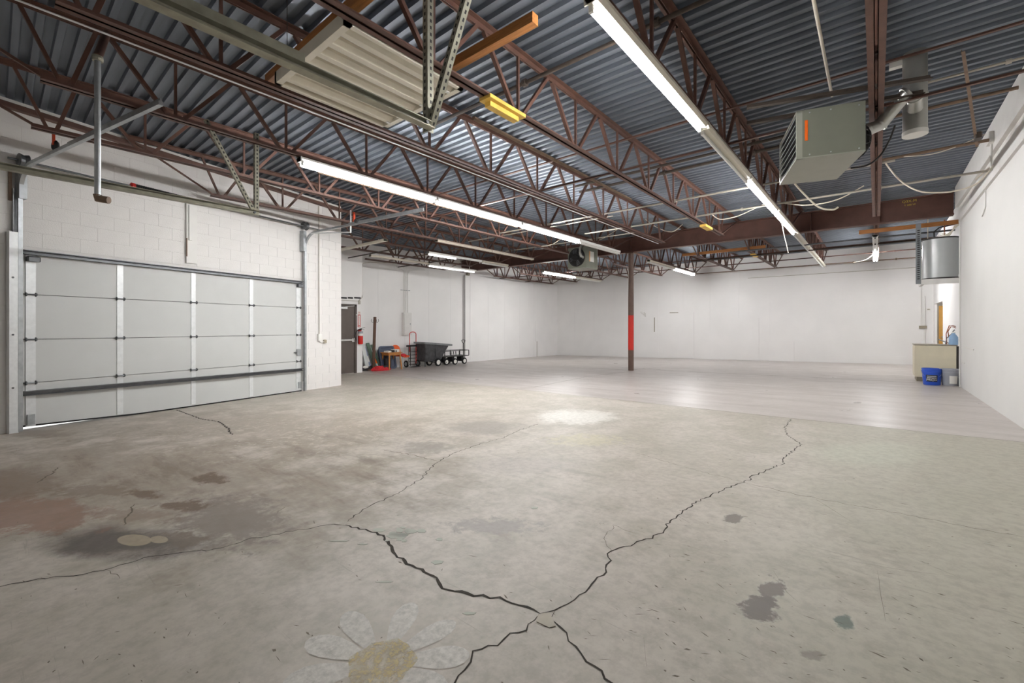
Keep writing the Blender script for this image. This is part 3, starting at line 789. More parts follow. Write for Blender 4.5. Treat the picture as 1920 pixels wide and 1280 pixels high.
MB().box((-2.845, 3.0, CHORD - .075), (-2.775, 3.42, CHORD - .03)).build('lower_block', 'wood_yellow', yb, True)
tag(MB().box((-2.86, 9.6, CHORD - .045), (-2.74, 10.1, CHORD + .003)).build('wood_block', 'wood_yellow'), 'small yellow wood block under the middle joist near the beam', 'block')
tag(MB().box((-2.86, 14.4, CHORD - .045), (-2.74, 14.9, CHORD + .003)).build('wood_block', 'wood_yellow'), 'small yellow wood block on a joist past the beam', 'block')
tag(MB().box((-4.7, 14.0, 3.52), (-2.4, 14.08, 3.60)).build('lumber_board', 'wood_orange'), 'orange board lying across joists past the beam, right of the column', 'board')
tag(MB().box((-.31, 12.98, 3.45), (1.32, 13.02, 3.54)).build('lumber_board', 'wood_orange'), 'long orange board under the beam above the water heater', 'board')

# ------------------------------------------------------------------ tracks of the second overhead door (behind, left of the camera)
def punched(parent, p, q, w, name='hanger'):
    mb = MB(); mb.angle(p, q, w, .004, up=(0, 1, 0)); o = mb.build(name, 'galv_old', parent, True)
    p, q = Vector(p), Vector(q); d = q - p; n_ = int(d.length / .045); hb_ = MB()
    _, _, a_, b_ = hb_.frame(p, q, (0, 1, 0))
    for k in range(n_):
        c_ = p + d * ((k + .5) / n_)
        for ax, oth in ((a_, b_), (b_, a_)):
            m_ = c_ + ax * w * .55
            dd = d.normalized() * .011
            for s_ in (-.0008, .0048):
                hb_.add([m_ - ax * .007 - dd + oth * s_, m_ + ax * .007 - dd + oth * s_, m_ + ax * .007 + dd + oth * s_, m_ - ax * .007 + dd + oth * s_], [(0, 1, 2, 3)])
    ho = hb_.build('punched_holes', 'black', o, True); ho['kind'] = 'stuff'
for u, lab, ye, w in ((-5.62, 'olive galvanised door track running above the garage door to a punched hanger', 2.03, .09), (-2.29, 'wide galvanised door track below the white panel light', 1.88, .085)):
    z_ = 2.61
    t = thing('door_track', lab, 'track', (u, -.8, z_))
    MB().prof((u, -.9, z_), (u, ye, z_), [(-.005, 0), (w * .62, 0), (w * .62, .006), (.004, .006), (.004, w * .5), (w * .3, w * .62), (w * .3, w * .62 + .006), (-.005, w * .5)]).build('rail', 'galv_old', t, True)
    if u < -5:
        punched(t, (u, ye - .04, z_ + .03), (u, ye - .04, CHORD + .14), .045)
        punched(t, (u, ye - .06, z_ + .03), (u + .02, ye - .55, CHORD + .10), .04)
    else:
        MB().angle((u, -.9, z_ + .06), (u, 1.05, z_ + .06), .055, .006, sx=-1).build('stiffening_angle', 'galv_old', t, True)
        punched(t, (u, ye - .02, z_ - .01), (u, ye - .02, CHORD + .60), .05)
        punched(t, (u, ye, z_ + .03), (u + .55, ye + .02, CHORD + .35), .045)
        punched(t, (u - .5, ye - .3, CHORD + .25), (u + .1, ye + .1, CHORD + .55), .04)
    MB().cyl((u - .03, ye - .05, z_ + .03), (u + .04, ye - .05, z_ + .03), .012, 8).build('bolt', 'galv_dark', t, True)
# rusty plumbing stub and pipe post at the far left
pp = thing('pipe_post', 'grey pipe dropping from a rusty clamp above the garage door', 'pipe', (-5.4, .6, 2.3))
q0 = PZ(183, 110, 3.42); q1 = Vector((q0.x, q0.y, PZ(183, 372, 2.4).z))
tz = ray(183, 372); tt = q0.x / tz.x; q1 = Vector((q0.x, q0.y, EYE + tz.z * tt))
MB().cyl(q0, q1, .02, 12).build('pipe', 'galv', pp, True, True)
MB().tube([q1 + Vector((0, 0, .03)), q1, q1 + Vector((.05, .06, -.01))], .028, 10).build('elbow', 'pipe_brown', pp, True, True)
MB().lathe([(.033, -.02), (.036, 0), (.033, .02)], 12, tuple(q0)).build('clamp', 'galv_old', pp, True)
MB().cyl(q0 + Vector((0, 0, .01)), PZ(200, 62, 3.9), .03, 10).build('upper_pipe', 'oxide', pp, True, True)

# ------------------------------------------------------------------ garage door
gd = thing('garage_door', 'closed light grey sectional garage door with galvanised stiles', 'garage door', G(0, 0, 0), math.atan2(GE.y, GE.x))
zs = [.588, 1.137, 1.705, 2.25]
STX = [(.03, .12), (.955, 1.028), (1.946, 2.014), (2.945, 3.02), (3.955, 4.06)]
def fl(s): return gfloor(s)
gap = lambda s: .05 * max(0, 1 - s / 1.3)
def section(k):
    z0 = None if k == 0 else zs[k - 1] + .003
    z1 = zs[k] - .003
    sl = -.0165 * (1 if k == 3 and 0 else 0)
    xs = [0, .4, .8, 1.25, 2, 3, DOOR_W]
    bot = [(x, (fl(x) + .018 + gap(x)) if k == 0 else z0 - .012 * x / DOOR_W * (1 if k < 3 else 1)) for x in xs]
    tp = [(x, z1 - .012 * x / DOOR_W) for x in xs]
    front, back, c = -.018, .03, .003
    ring = bot + tp[::-1]
    cxx = DOOR_W / 2; czz = sum(z for _, z in ring) / len(ring)
    ins = [(x + (c if x < cxx - 1.9 else (-c if x > cxx + 1.9 else 0)), z + (c if z < czz else -c)) for x, z in ring]
    return MB().loft([[(x, back, z) for x, z in ring], [(x, front + c, z) for x, z in ring], [(x, front, z) for x, z in ins]])
for k in range(4):
    sec = section(k).build('section', 'door_panel', gd)
    for (a, b) in STX:
        z0 = (fl((a + b) / 2) + .05) if k == 0 else zs[k - 1] + .012
        dz = -.012 * a / DOOR_W
        MB().box((a, -.026, z0 + dz), (b, -.016, zs[k] - .012 + dz)).build('stile', 'galv_white', sec)
for zz_ in zs[:3]: MB().box((0, .028, zz_ - .03), (DOOR_W, .034, zz_ + .02)).build('joint_seal', 'rubber', gd)
xs = [0, .4, .8, 1.25, 2, 3, DOOR_W]
MB().loft([[(x, y_, fl(x) + gap(x) + dz) for (y_, dz) in ((-.02, .0), (-.02, .02), (.03, .02), (.03, .0))] for x in xs]).build('bottom_seal', 'rubber', gd)
def strut(z0, z1):
    pr = [(0, -.03), (-.055, -.028), (-.055, -.018), (-.008, -.016), (-.008, .016), (-.055, .018), (-.055, .028), (0, .03)]
    mb = MB(); mb.loft([[(x, -.026 + p, z + q) for p, q in pr] for x, z in ((0.0, z0), (DOOR_W, z1))]); mb.build('strut', 'galv_dark', gd)
strut(.462, .397); strut(2.232, 2.222)
hinge_p = MB()
for sgn in (-1, 1):
    hinge_p.add([(-.026, -.03, 0), (.026, -.03, 0), (.02, -.03, sgn * .05), (0, -.03, sgn * .085), (-.02, -.03, sgn * .05)], [(0, 1, 2, 3, 4)])
hinge_p.box((-.03, -.032, -.014), (.03, -.026, .014))
hp = hinge_p.mesh('hinge_plate', 'galv_white')
hpin = MB().cyl((-.05, -.045, 0), (.05, -.045, 0), .009, 8).mesh('hinge_pin', 'galv_dark')
hk_ = MB()
for x in (-.05, .038): hk_.prof((x, 0, 0), (x + .012, 0, 0), [(.026, -.026), (.06, -.012), (.06, .012), (.026, .026)])
hkn = hk_.mesh('hinge_knuckle', 'galv_dark')
for k in range(3):
    for (a, b) in STX:
        x = (a + b) / 2
        h = inst(hp, 'hinge', gd, (x, 0, zs[k] - .012 * x / DOOR_W))
        inst(hpin, 'pin', h, (0, 0, 0)); inst(hkn, 'knuckle', h, (0, 0, 0))
for x in (.075, 4.0):
    MB().cbox((x - .05, -.10, 2.12), (x + .07, -.026, 2.185), .012).build('top_bracket', 'galv_dark', gd)
MB().cbox((3.95, -.06, .70), (4.06, -.026, .83), .006).build('lock', 'galv', gd)
MB().cyl((3.88, -.05, .765), (3.97, -.05, .765), .008, 8).build('lock_handle', 'galv_dark', gd)
for x in (.04, 4.0):
    MB().box((x, -.045, fl(x) + .07), (x + .07, -.026, fl(x) + .20)).build('bottom_bracket', 'galv', gd)

# its tracks, springs and guards
def gthing(name, label, cat): return thing(name, label, cat, G(0, 0, 0), math.atan2(GE.y, GE.x))
ZH = 2.62
for side, sx, lab in ((-.035, 0, 'left vertical and horizontal roller track of the garage door'), (4.125, 4.0, 'right curved roller track of the garage door beside the pier')):
    t = gthing('roller_track', lab, 'track')
    rise = .35 if side < 1 else .30
    zc = 2.93
    pts = [(side, -.075, fl(side) + .01), (side, -.075, zc)] + [tuple(p) for p in arc((side, -.075 - .34, zc), .34, 0, math.pi / 2, 9, ax=(0, 1, 0))][1:]
    end = (side, -3.1, 3.42)
    pts.append(end)
    w = .02
    mb = MB()
    rings = []
    for i, p in enumerate(pts):
        p = Vector(p); d = (Vector(pts[min(i + 1, len(pts) - 1)]) - Vector(pts[max(i - 1, 0)])).normalized()
        nrm = Vector((1, 0, 0)).cross(d)
        rings.append([p + Vector((1, 0, 0)) * x + nrm * y_ for x, y_ in ((-w, -w), (w, -w), (w, w), (-w, w))])
    mb.loft(rings).build('rail', 'galv', t, False, True)
    MB().angle((side + (.05 if side > 1 else -.05), -.004, fl(side) + .01), (side + (.05 if side > 1 else -.05), -.004, 3.0), .05, .005, up=(0, -1, 0)).build('wall_angle', 'galv', t)
    ez = end[2]
    MB().bar((side, -1.3, 3.335), (side, -3.1, ez + .02), .02, .05).build('flat_angle', 'galv', t)
    if side > 1:
        MB().bar((side + .03, -1.32, ez - .24), (side + .03, -1.32, ez + .2), .03, .012, up=(0, 1, 0)).build('drop_hanger', 'galv_white', t)
        MB().bar((side + .03, -1.32, ez - .24), (side - .1, -.35, ez - .2), .025, .02).build('sway_brace', 'galv_white', t)
        MB().box((side - .02, -1.45, ez - .05), (side + .02, -1.42, ez + .14)).build('orange_tag', 'orange_red', t)
        MB().cyl((side - .05, -1.52, ez - .05), (side + .05, -1.52, ez - .05), .04, 12).build('bumper_spring', 'galv_dark', t)
    else:
        MB().lathe([(.05, -.02), (.065, 0), (.05, .02)], 14, (side + .05, -.85, 3.42), 'x').build('cable_wheel', 'black', t)
        MB().box((side + .02, -.88, 3.42), (side + .04, -.85, 3.55)).build('orange_tag', 'orange_red', t)
sh = gthing('torsion_shaft', 'torsion spring shaft with cable drums above the garage door', 'shaft')
MB().cyl((-.15, -.12, 3.34), (4.55, -.12, 3.40), .014, 10).build('shaft', 'galv_dark', sh, False, True)
spr = MB(); x = 1.12
spr.lathe([(.042, 0), (.045, .02), (.042, .04)] , 12, (0, 0, 0), 'x'); spr.v = []; spr.f = []
pr = []
for i in range(40): pr += [(.036, .9 * i / 40), (.044, .9 * (i + .5) / 40)]
spr.lathe(pr, 12, (1.12, -.12, 3.362), 'x'); spr.build('spring', 'black', sh, False)
MB().lathe([(.03, -.03), (.05, -.02), (.05, .02), (.03, .03)], 14, (1.10, -.12, 3.36), 'x').build('spring_cone', 'red_paint', sh)
MB().lathe([(.03, -.03), (.05, -.02), (.05, .02), (.03, .03)], 14, (2.05, -.12, 3.37), 'x').build('spring_cone', 'galv', sh)
for x in (-.02, 4.09): 
    MB().lathe([(.05, -.05), (.085, -.04), (.07, 0), (.085, .04), (.05, .05)], 16, (x, -.12, 3.345 + .015 * x), 'x').build('drum', 'galv_dark', sh)
    MB().box((x - .035, -.12, 2.88), (x + .035, -.004, 3.31)).build('bearing_plate', 'galv', sh)
    MB().tube([(x, -.05, 3.3), (x, -.06, .15)], .004, 6).build('lift_cable', 'steel_dark', sh)
# centre spring pad (painted board with conduit)
sp = gthing('spring_pad', 'white painted vertical board and conduit above the garage door', 'board')
MB().box((1.87, -.035, 2.345), (2.03, 0, 3.33)).build('board', 'trim_paint', sp)
MB().box((1.90, -.055, 2.72), (1.945, -.035, 3.30)).build('conduit', 'trim_paint', sp)
MB().box((1.865, -.045, 2.45), (1.878, -.03, 2.75)).build('rust_strip', 'pipe_brown', sp)
# left guard channel
gg = gthing('track_guard', 'tall galvanised guard channel at the left edge of the garage door', 'guard')
MB().prof((-.09, -.002, gfloor(-.1)), (-.09, -.002, 2.46), [(-.04, 0), (-.034, 0), (-.034, .084), (.034, .084), (.034, 0), (.04, 0), (.04, .09), (-.04, .09)], up=(0, -1, 0)).build('channel', 'galv_white', gg)
for z_ in (.55, 1.2, 1.9): MB().cyl((-.10, -.098, z_), (-.10, -.09, z_), .012, 8).build('bolt', 'galv_dark', gg)
MB().box((-.115, -.02, 2.85), (-.085, 0, 3.2)).build('head_plate', 'pipe_brown', gg)
# switch box with conduit on the pier
sb = gthing('switch_box', 'small white switch box hanging from a conduit on the pier', 'switch')
MB().cyl((4.545, -.02, 1.12), (4.53, -.02, 3.95), .009, 8).build('conduit', 'conduit', sb, False, True)
MB().cbox((4.50, -.06, .99), (4.59, 0, 1.14), .008).build('box', 'white_enamel', sb)
MB().cbox((4.66, -.045, .93), (4.735, 0, 1.01), .008).build('outlet', 'cabinet_edge', sb)
MB().tube([(4.55, -.03, .99), (4.57, -.035, .95), (4.66, -.03, .96)], .008, 6).build('link', 'white_enamel', sb)

# ------------------------------------------------------------------ unit heaters
def heater(loc, rz, w, d, h, label, label_side, rods, hang_z, fan_side=1):
    t = thing('unit_heater', label, 'heater', loc, rz)
    # local: louvres at -x, fan at +x; body w (x) * d (y) * h
    MB().box((-w / 2, -d / 2, .012), (w / 2, d / 2, h)).build('casing', 'heater_green', t)
    MB().box((-w / 2, -d / 2, 0), (w / 2, d / 2, .012)).build('bottom_pan', 'heater_green_light', t)
    fr = .02
    mb = MB()
    for a, b in (((-w / 2 - .05, -d / 2, 0), (-w / 2, -d / 2 + fr, h)), ((-w / 2 - .05, d / 2 - fr, 0), (-w / 2, d / 2, h)), ((-w / 2 - .05, -d / 2, 0), (-w / 2, d / 2, fr)), ((-w / 2 - .05, -d / 2, h - fr), (-w / 2, d / 2, h))): mb.box(a, b)
    mb.build('louver_frame', 'heater_green_light', t)
    MB().box((-w / 2 - .002, -d / 2 + fr, fr), (-w / 2 - .001, d / 2 - fr, h - fr)).build('opening', 'black', t)
    for k in range(7):
        z_ = fr + .02 + k * (h - .08) / 6
        MB().bar((-w / 2 - .025, -d / 2 + fr, z_ + .01), (-w / 2 - .025, d / 2 - fr, z_ + .01), .05, .004, up=(-.5, 0, .87)).build('louver', 'galv', t)
    # fan, motor and wire guard
    fr_ = min(d, h) * .42; cz_ = h * .52; fd = .0
    MB().lathe([(fr_ * 1.04, 0), (fr_ * 1.04, .03), (fr_ * .96, .03), (fr_ * .96, 0)], 28, (w / 2, 0, cz_), 'x', cap=False).build('fan_ring', 'steel_dark', t)
    MB().lathe([(fr_ * .95, .001), (.001, .0012)], 28, (w / 2, 0, cz_), 'x', cap=False).build('fan_opening', 'black', t)
    for k in range(4):
        a_ = k * math.pi / 2 + .4; c_, s_ = math.cos(a_), math.sin(a_)
        pts = [(.05, -.03), (fr_ * .88, -.10), (fr_ * .9, .06), (.05, .03)]
        mb = MB(); ring = [(w / 2 + .035 + .03 * (q / .1), c_ * p - s_ * q, cz_ + s_ * p + c_ * q) for p, q in pts]
        mb.loft([ring, [(x + .003, y_, z_) for x, y_, z_ in ring]]).build('fan_blade', 'galv_dark', t)
    MB().lathe([(.05, .03), (.10, .05), (.10, .13), (.06, .15)], 16, (w / 2, 0, cz_), 'x').build('motor', 'black', t, False, True)
    mb = MB()
    for rr in (.3, .48, .66, .84, 1.0):
        xg = w / 2 + .16 - .13 * rr ** 3
        mb.tube([(xg, fr_ * rr * math.cos(a_), cz_ + fr_ * rr * math.sin(a_)) for a_ in [i * math.pi / 12 for i in range(24)]], .0055, 5, closed=True)
    for k in range(12):
        a_ = k * math.pi / 6
        mb.tube([(w / 2 + .16 - .13 * rr ** 3, fr_ * rr * math.cos(a_), cz_ + fr_ * rr * math.sin(a_)) for rr in (.1, .4, .7, 1.0)], .0055, 5)
    mb.build('wire_guard', 'black', t)
    if label_side == 'orange':
        MB().box((-w / 2 + .02, -d / 2 - .003, h * .36), (-w / 2 + .045, -d / 2, h * .78)).build('orange_label', 'orange_label', t)
    for x in (-w / 2 + .06, -.02, w / 2 - .05):
        for z_ in (h * .07, h * .93):
            MB().cyl((x, -d / 2 - .003, z_), (x, -d / 2, z_), .007, 8).build('screw', 'galv', t)
    for x, y_ in rods:
        MB().bar((x, y_, h), (x, y_, hang_z), .02, .006).build('hanger_strap', 'galv_dark', t)
    return t
hz = 1.65 + EYE
RH = math.radians(18)
ux, uy = Vector((math.cos(RH), math.sin(RH), 0)), Vector((-math.sin(RH), math.cos(RH), 0))
A_ = Vector((-.557, 5.114, hz))
HW, HD, HH = .505, .85, .475
hc = A_ + ux * HW / 2 + uy * HD / 2
h1 = heater(hc, RH, HW, HD, HH, 'large grey-green unit heater hung beside the flue pipe', 'orange', [(-.2, -.28), (.18, -.28), (-.2, .1), (.18, .1)], 3.49 - hz)
for (pa, pb, lab) in (((1400, 206), (1744, 151), 'front brown steel angle carrying the big heater'), ((1400, 236), (1731, 178), 'rear brown steel angle carrying the big heater')):
    a, b = PZ(*pa, 3.52), PZ(*pb, 3.52)
    tag(MB().angle(a, b, .05, .006).build('support_angle', 'pipe_dark'), lab, 'angle', 'angles carrying the big heater')
t2 = Vector((-6.72, 10.95, 1.70 + EYE))
h2 = heater(t2 + Vector((0, .35, 0)), -math.pi / 2, .62, .62, .62, 'small unit heater hanging next to the column', 'none', [(-.2, -.2), (.2, -.2), (-.2, .2), (.2, .2)], CHORD + .02 - t2.z)
MB().box((-.25, -.004, 0), (-.02, 0, .3)).xf(Matrix.Translation((.12, .314, .2))).build('rating_plate', 'white_label', h2)
MB().box((-.03, 0, 0), (.02, .005, .3)).xf(Matrix.Translation((.12, .31, .2))).build('warning_plate', 'tan_label', h2)
fl2 = thing('flue_elbow', 'short bright flexible flue on the small heater', 'duct', t2 + Vector((.2, 0, .65)))
MB().tube([t2 + Vector((.22, .03, .30)), t2 + Vector((.22, -.09, .32)), t2 + Vector((.2, -.12, .42)), t2 + Vector((.19, -.1, .55)), t2 + Vector((.18, .05, .70)), t2 + Vector((.18, .5, .76))], .036, 12).build('duct', 'flue', fl2, True, True)

# big flue
fp = Vector((.304, 6.07, 0)); zc0 = 1.97 + EYE
fl1 = thing('flue_pipe', 'galvanised flue pipe with tee and elbow right of the big heater', 'duct', (fp.x, fp.y, zc0))
MB().cyl((fp.x, fp.y, zc0), (fp.x, fp.y, DECK), .097, 24).build('stack', 'flue', fl1, True, True)
MB().cyl((fp.x, fp.y, zc0 - .012), (fp.x, fp.y, zc0 + .03), .102, 24).build('cap', 'white_enamel', fl1, True, True)
MB().cyl((fp.x, fp.y, zc0 + .38), (fp.x, fp.y, zc0 + .40), .103, 24).build('seam_ring', 'flue', fl1, True, True)
fs = hc + ux * (HW / 2 + .02) + Vector((0, 0, .30)) + uy * (-.1)
pts = [fs + uy * .12, fs + ux * .1 + Vector((0, .1, .05)), fs + ux * .2 + Vector((0, .2, .12)), Vector((fp.x - .08, fp.y - .35, zc0 + .30)), Vector((fp.x - .01, fp.y - .2, zc0 + .30)), Vector((fp.x, fp.y, zc0 + .2))]
MB().tube(pts, .062, 16).build('elbow', 'flue', fl1, True, True)
for k in (2, 3, 4):
    d = (pts[k + 1] - pts[k - 1]).normalized() if k < 5 else pts[k] - pts[k - 1]
    MB().cyl(pts[k] - d * .012, pts[k] + d * .012, .068, 16).build('elbow_ring', 'flue', fl1, True, True)
MB().box((fp.x - .2, fp.y - .02, DECK - .09), (fp.x - .09, fp.y + .05, DECK - .02)).build('roof_collar', 'white_label', fl1, True)
ha = thing('brace_angle', 'olive steel angle brace sloping below the deck near the right wall', 'angle', (.7, 6.2, 3.9))
MB().angle(PZ(1802, 98, 4.02), PZ(1829, 276, 3.6), .028, .005).build('angle', 'pipe_brown', ha, True)
e_ = PZ(1829, 270, 3.62)
MB().cbox((e_.x - .03, e_.y - .25, e_.z), (e_.x + .03, e_.y - .1, e_.z + .08), .01).build('clamp', 'pipe_dark', ha, True)

# ------------------------------------------------------------------ cables
def cable(pts, r, m, label, name='cable'):
    # smooth polyline (Catmull-Rom)
    P_ = [Vector(p) for p in pts]; out = []
    for i in range(len(P_) - 1):
        p0, p1, p2, p3 = P_[max(i - 1, 0)], P_[i], P_[i + 1], P_[min(i + 2, len(P_) - 1)]
        for k in range(6):
            t = k / 6
            out.append(.5 * ((2 * p1) + (p2 - p0) * t + (2 * p0 - 5 * p1 + 4 * p2 - p3) * t * t + (3 * p1 - p0 - 3 * p2 + p3) * t ** 3))
    out.append(P_[-1])
    return tag(MB().tube(out, r, 7).build(name, m, None, False, True), label, 'cable')
def cz_(z, *pp): return [PZ(px, py, z) for px, py in pp]
def cy_(y, *pp): return [PY(px, py, y) for px, py in pp]
cable(cy_(8.6, (1655, 297), (1668, 316), (1690, 340), (1720, 357), (1750, 361), (1790, 358), (1830, 345), (1856, 320)), .011, 'cable_white', 'white cable drooping from the joist to the right wall')
cable(cy_(5.99, (1490, 344), (1510, 366), (1535, 388), (1560, 393), (1572, 388)), .01, 'cable_white', 'white cable loop hanging under the big heater')
cable(cy_(9.5, (1458, 378), (1480, 382), (1520, 384), (1570, 374), (1620, 348)), .01, 'cable_white', 'white cable slung from the lit tube to the heater joist')
cable(cy_(5.6, (1595, 315), (1625, 310), (1650, 292), (1668, 262), (1678, 235)), .009, 'cable_black', 'black cable looping from the heater fan to the flue')
cable(cy_(9.37, (1334, 401), (1350, 411), (1380, 406), (1410, 393), (1434, 382)), .009, 'cable_white', 'white cable slung below the conduit in front of the beam')
cable(cy_(11.0, (1192, 392), (1215, 415), (1240, 430), (1262, 434), (1280, 420)), .009, 'cable_white', 'white cable sagging between joists right of the small heater')
cable(cy_(10.6, (1075, 441), (1100, 449), (1125, 449), (1145, 438), (1160, 428)), .009, 'cable_white', 'white cable sagging above the small heater')
cable(cy_(10.2, (1466, 419), (1470, 440), (1475, 460), (1478, 474)), .008, 'cable_white', 'white cord hanging from the lit light below the beam')
cable(cy_(8.0, (910, 365), (928, 380), (932, 392), (918, 400)), .008, 'cable_white', 'short white cord curling above the left tube row')
cable(cy_(9.6, (985, 455), (1010, 462), (1035, 458), (1055, 445)), .009, 'cable_white', 'thin cable loop left of the small heater')
cable(cy_(16.0, (1643, 470), (1625, 486), (1600, 492)), .012, 'cable_white', 'white cord trailing left from the end-on light')
cable(cy_(8.57, (1680, 294), (1740, 290), (1790, 276), (1846, 252)), .007, 'cable_white', 'thin white wire running to the right wall below the flue')
cable([PY(1856, 320, 8.6), Vector((XR - .06, 9.0, 3.55)), Vector((XR - .06, 10.5, 3.72))], .01, 'cable_white', 'white wire climbing the right wall ledge')
# conduit drop and box on the upper right wall
jb = thing('junction_box', 'small white junction box with conduit high on the right wall', 'box', (XR, 8.6, 3.7))
MB().cbox((XR - .14, 8.62, 3.78), (XR - .085, 8.82, 3.93), .006).build('box', 'trim_paint', jb, True)
MB().cyl((XR - .1, 8.72, 3.42), (XR - .1, 8.72, 3.78), .012, 8).build('conduit', 'trim_paint', jb, True, True)
MB().tube([(XR - .012, 9.8, 3.4), (XR - .012, 9.8, 3.15), (XR - .012, 10.1, 3.05)], .008, 6).build('lower_wire', 'trim_paint', jb, True)

# ------------------------------------------------------------------ right rear corner: tank shelf, tank, sink cabinet, buckets
tk = Vector((1.06, 13.1, 0)); tr = .29; tz0, tz1 = 1.01 + EYE, 1.89 + EYE
sf = thing('tank_shelf', 'white painted wall shelf hung on a punched grey angle under the tank', 'shelf', (tk.x, tk.y, tz0 - .12))
sx0 = PY(1727, 520, 12.75).x
MB().box((sx0, 12.75, tz0 - .115), (XW2, 12.80, tz0 - .004)).build('front_rail', 'trim_paint', sf, True)
MB().box((sx0, 12.80, tz0 - .115), (sx0 + .05, 13.45, tz0 - .004)).build('side_rail', 'trim_paint', sf, True)
MB().box((sx0 + .05, 12.80, tz0 - .03), (XW2, 13.45, tz0 - .002)).build('deck_board', 'trim_paint', sf, True)
pa = Vector((sx0 + .0, 12.74, tz0 - .1)); pb_ = Vector((sx0 + .0, 12.74, 3.5))
MB().angle(pa, pb_, .085, .005, up=(0, 1, 0)).build('hanger_angle', 'galv_mid', sf, True)
mbh = MB()
for k in range(24):
    z_ = tz0 + k * .045
    mbh.box((sx0 - .06, 12.733, z_), (sx0 - .02, 12.7375, z_ + .022))
ho = mbh.build('punched_slots', 'black', sf, True); ho['kind'] = 'stuff'
wh = thing('water_heater', 'glossy grey water heater tank on the high shelf', 'water heater', (tk.x, tk.y, tz0))
MB().lathe([(tr, tz0 + .03), (tr, tz1 - .03)], 40, (tk.x, tk.y, 0)).build('tank', 'tank_grey', wh, True, True)
MB().lathe([(tr + .006, tz0), (tr + .006, tz0 + .03)], 40, (tk.x, tk.y, 0)).build('bottom_ring', 'steel_dark', wh, True, True)
MB().lathe([(tr + .006, tz1 - .03), (tr + .006, tz1), (.05, tz1 + .03)], 40, (tk.x, tk.y, 0)).build('top_ring', 'steel_dark', wh, True, True)
MB().tube([(tk.x - .1, tk.y, tz1), (tk.x - .1, tk.y, tz1 + .16), (tk.x - .02, tk.y, tz1 + .24), (tk.x + .3, tk.y + .05, tz1 + .3)], .013, 8).build('water_line', 'black', wh, True, True)
MB().tube([(tk.x + .06, tk.y, tz1), (tk.x + .06, tk.y, tz1 + .4)], .011, 8).build('water_line', 'copper', wh, True, True)
MB().cyl((tk.x - .2, tk.y - .02, tz1), (tk.x - .2, tk.y - .02, tz1 + .5), .009, 8).build('vent_line', 'cable_white', wh, True, True)
for k in range(6):
    a_ = Vector((XR + .05 - .02 * k, 12.85, 3.45 - .01 * k)); b_ = Vector((XR - .35 + .03 * k, 12.95, 3.15 + .03 * k))
    cable([a_, a_.lerp(b_, .5) - Vector((0, 0, .05 + .02 * k)), b_], .008, 'cable_white', ['topmost', 'second', 'third', 'fourth', 'fifth', 'lowest'][k] + ' white cable of the bundle above the water heater')
vp = thing('riser_pipe', 'white vertical pipe by the corner of the right wall', 'pipe', (XR - .03, 12.5, .1))
MB().cyl((XR - .005, 12.50, FZ(XR, 12.5)), (XR - .005, 12.50, 3.55), .018, 10).build('pipe', 'trim_paint', vp, True, True)
for z_ in (1.0, 2.3): MB().cyl((XR - .005, 12.50, z_), (XR - .005, 12.50, z_ + .05), .025, 10).build('coupling', 'trim_paint', vp, True, True)
# sink cabinet
c0 = F(1716, 714); cy0 = c0.y; cx0 = .672; fz0 = FZ(1.0, cy0)
sc = thing('sink_cabinet', 'cream laminate sink cabinet in the right rear corner', 'cabinet', (cx0, cy0, fz0))
ct = PY(1750, 646, cy0).z
MB().box((cx0, cy0, fz0 + .09), (XW2 - .1, cy0 + .75, ct - .015)).build('body', 'cabinet_cream', sc, True)
MB().box((cx0 + .03, cy0 + .04, fz0 - .01), (XW2 - .1, cy0 + .7, fz0 + .09)).build('plinth', 'cabinet_edge', sc, True)
MB().box((cx0 - .01, cy0 - .012, ct - .02), (XW2 - .08, cy0 + .76, ct)).build('worktop', 'cabinet_edge', sc, True)
for z_ in (ct - .26, ct - .43): MB().box((cx0 - .004, cy0 + .05, z_), (cx0 - .001, cy0 + .45, z_ + .014)).build('drawer_pull', 'cabinet_edge', sc, True)
MB().box((cx0 - .006, cy0 + .03, fz0 + .12), (cx0 - .001, cy0 + .72, ct - .05)).build('door', 'cabinet_cream', sc, True)
MB().box((XW2 - .095, cy0 + .02, fz0 + .02), (XW2 - .005, cy0 + .3, ct - .03)).build('shadow_gap_panel', 'steel_dark', sc, True)
tp_ = thing('faucet_lines', 'copper and braided water lines above the sink cabinet', 'plumbing', (XW2 - .05, cy0 + .3, ct))
for k, (px, py, qx, qy, rx, ry) in enumerate(((1792, 612, 1780, 610, 1775, 645), (1792, 615, 1783, 612, 1779, 633), (1790, 618, 1784, 626, 1773, 645))):
    a, b, c_ = PY(px, py, cy0 + .25), PY(qx, qy, cy0 + .25), PY(rx, ry, cy0 + .25)
    cb = MB(); pts = [a, a.lerp(b, .5) + Vector((0, 0, .01)), b, b.lerp(c_, .5) + Vector((-.03, 0, .02)), c_]
    cb.tube(pts, .009, 8).build('line', 'copper' if k != 2 else 'galv_dark', tp_, True, True)
MB().tube([PY(1760, 636, cy0 + .3), PY(1770, 640, cy0 + .3), PY(1781, 644, cy0 + .3)], .012, 8).build('spout', 'galv', tp_, True, True)
MB().box((XW2 - .02, cy0 + .2, PY(1790, 615, cy0).z), (XW2, cy0 + .26, PY(1790, 598, cy0).z)).build('valve_plate', 'galv_dark', tp_, True)
jg = PY(1791, 640, cy0 + .12)
jug = thing('plastic_jug', 'pale blue plastic jug on the sink cabinet', 'jug', (XR + .02, cy0 + .15, ct))
MB().lathe([(.07, ct), (.075, ct + .02), (.075, ct + .17), (.045, ct + .22), (.03, ct + .24), (.03, ct + .26)], 18, (XR - .0, cy0 + .15, 0)).build('body', 'light_blue', jug, True, True)
MB().lathe([(.033, ct + .26), (.033, ct + .285)], 12, (XR - .0, cy0 + .15, 0)).build('cap', 'white_label', jug, True, True)
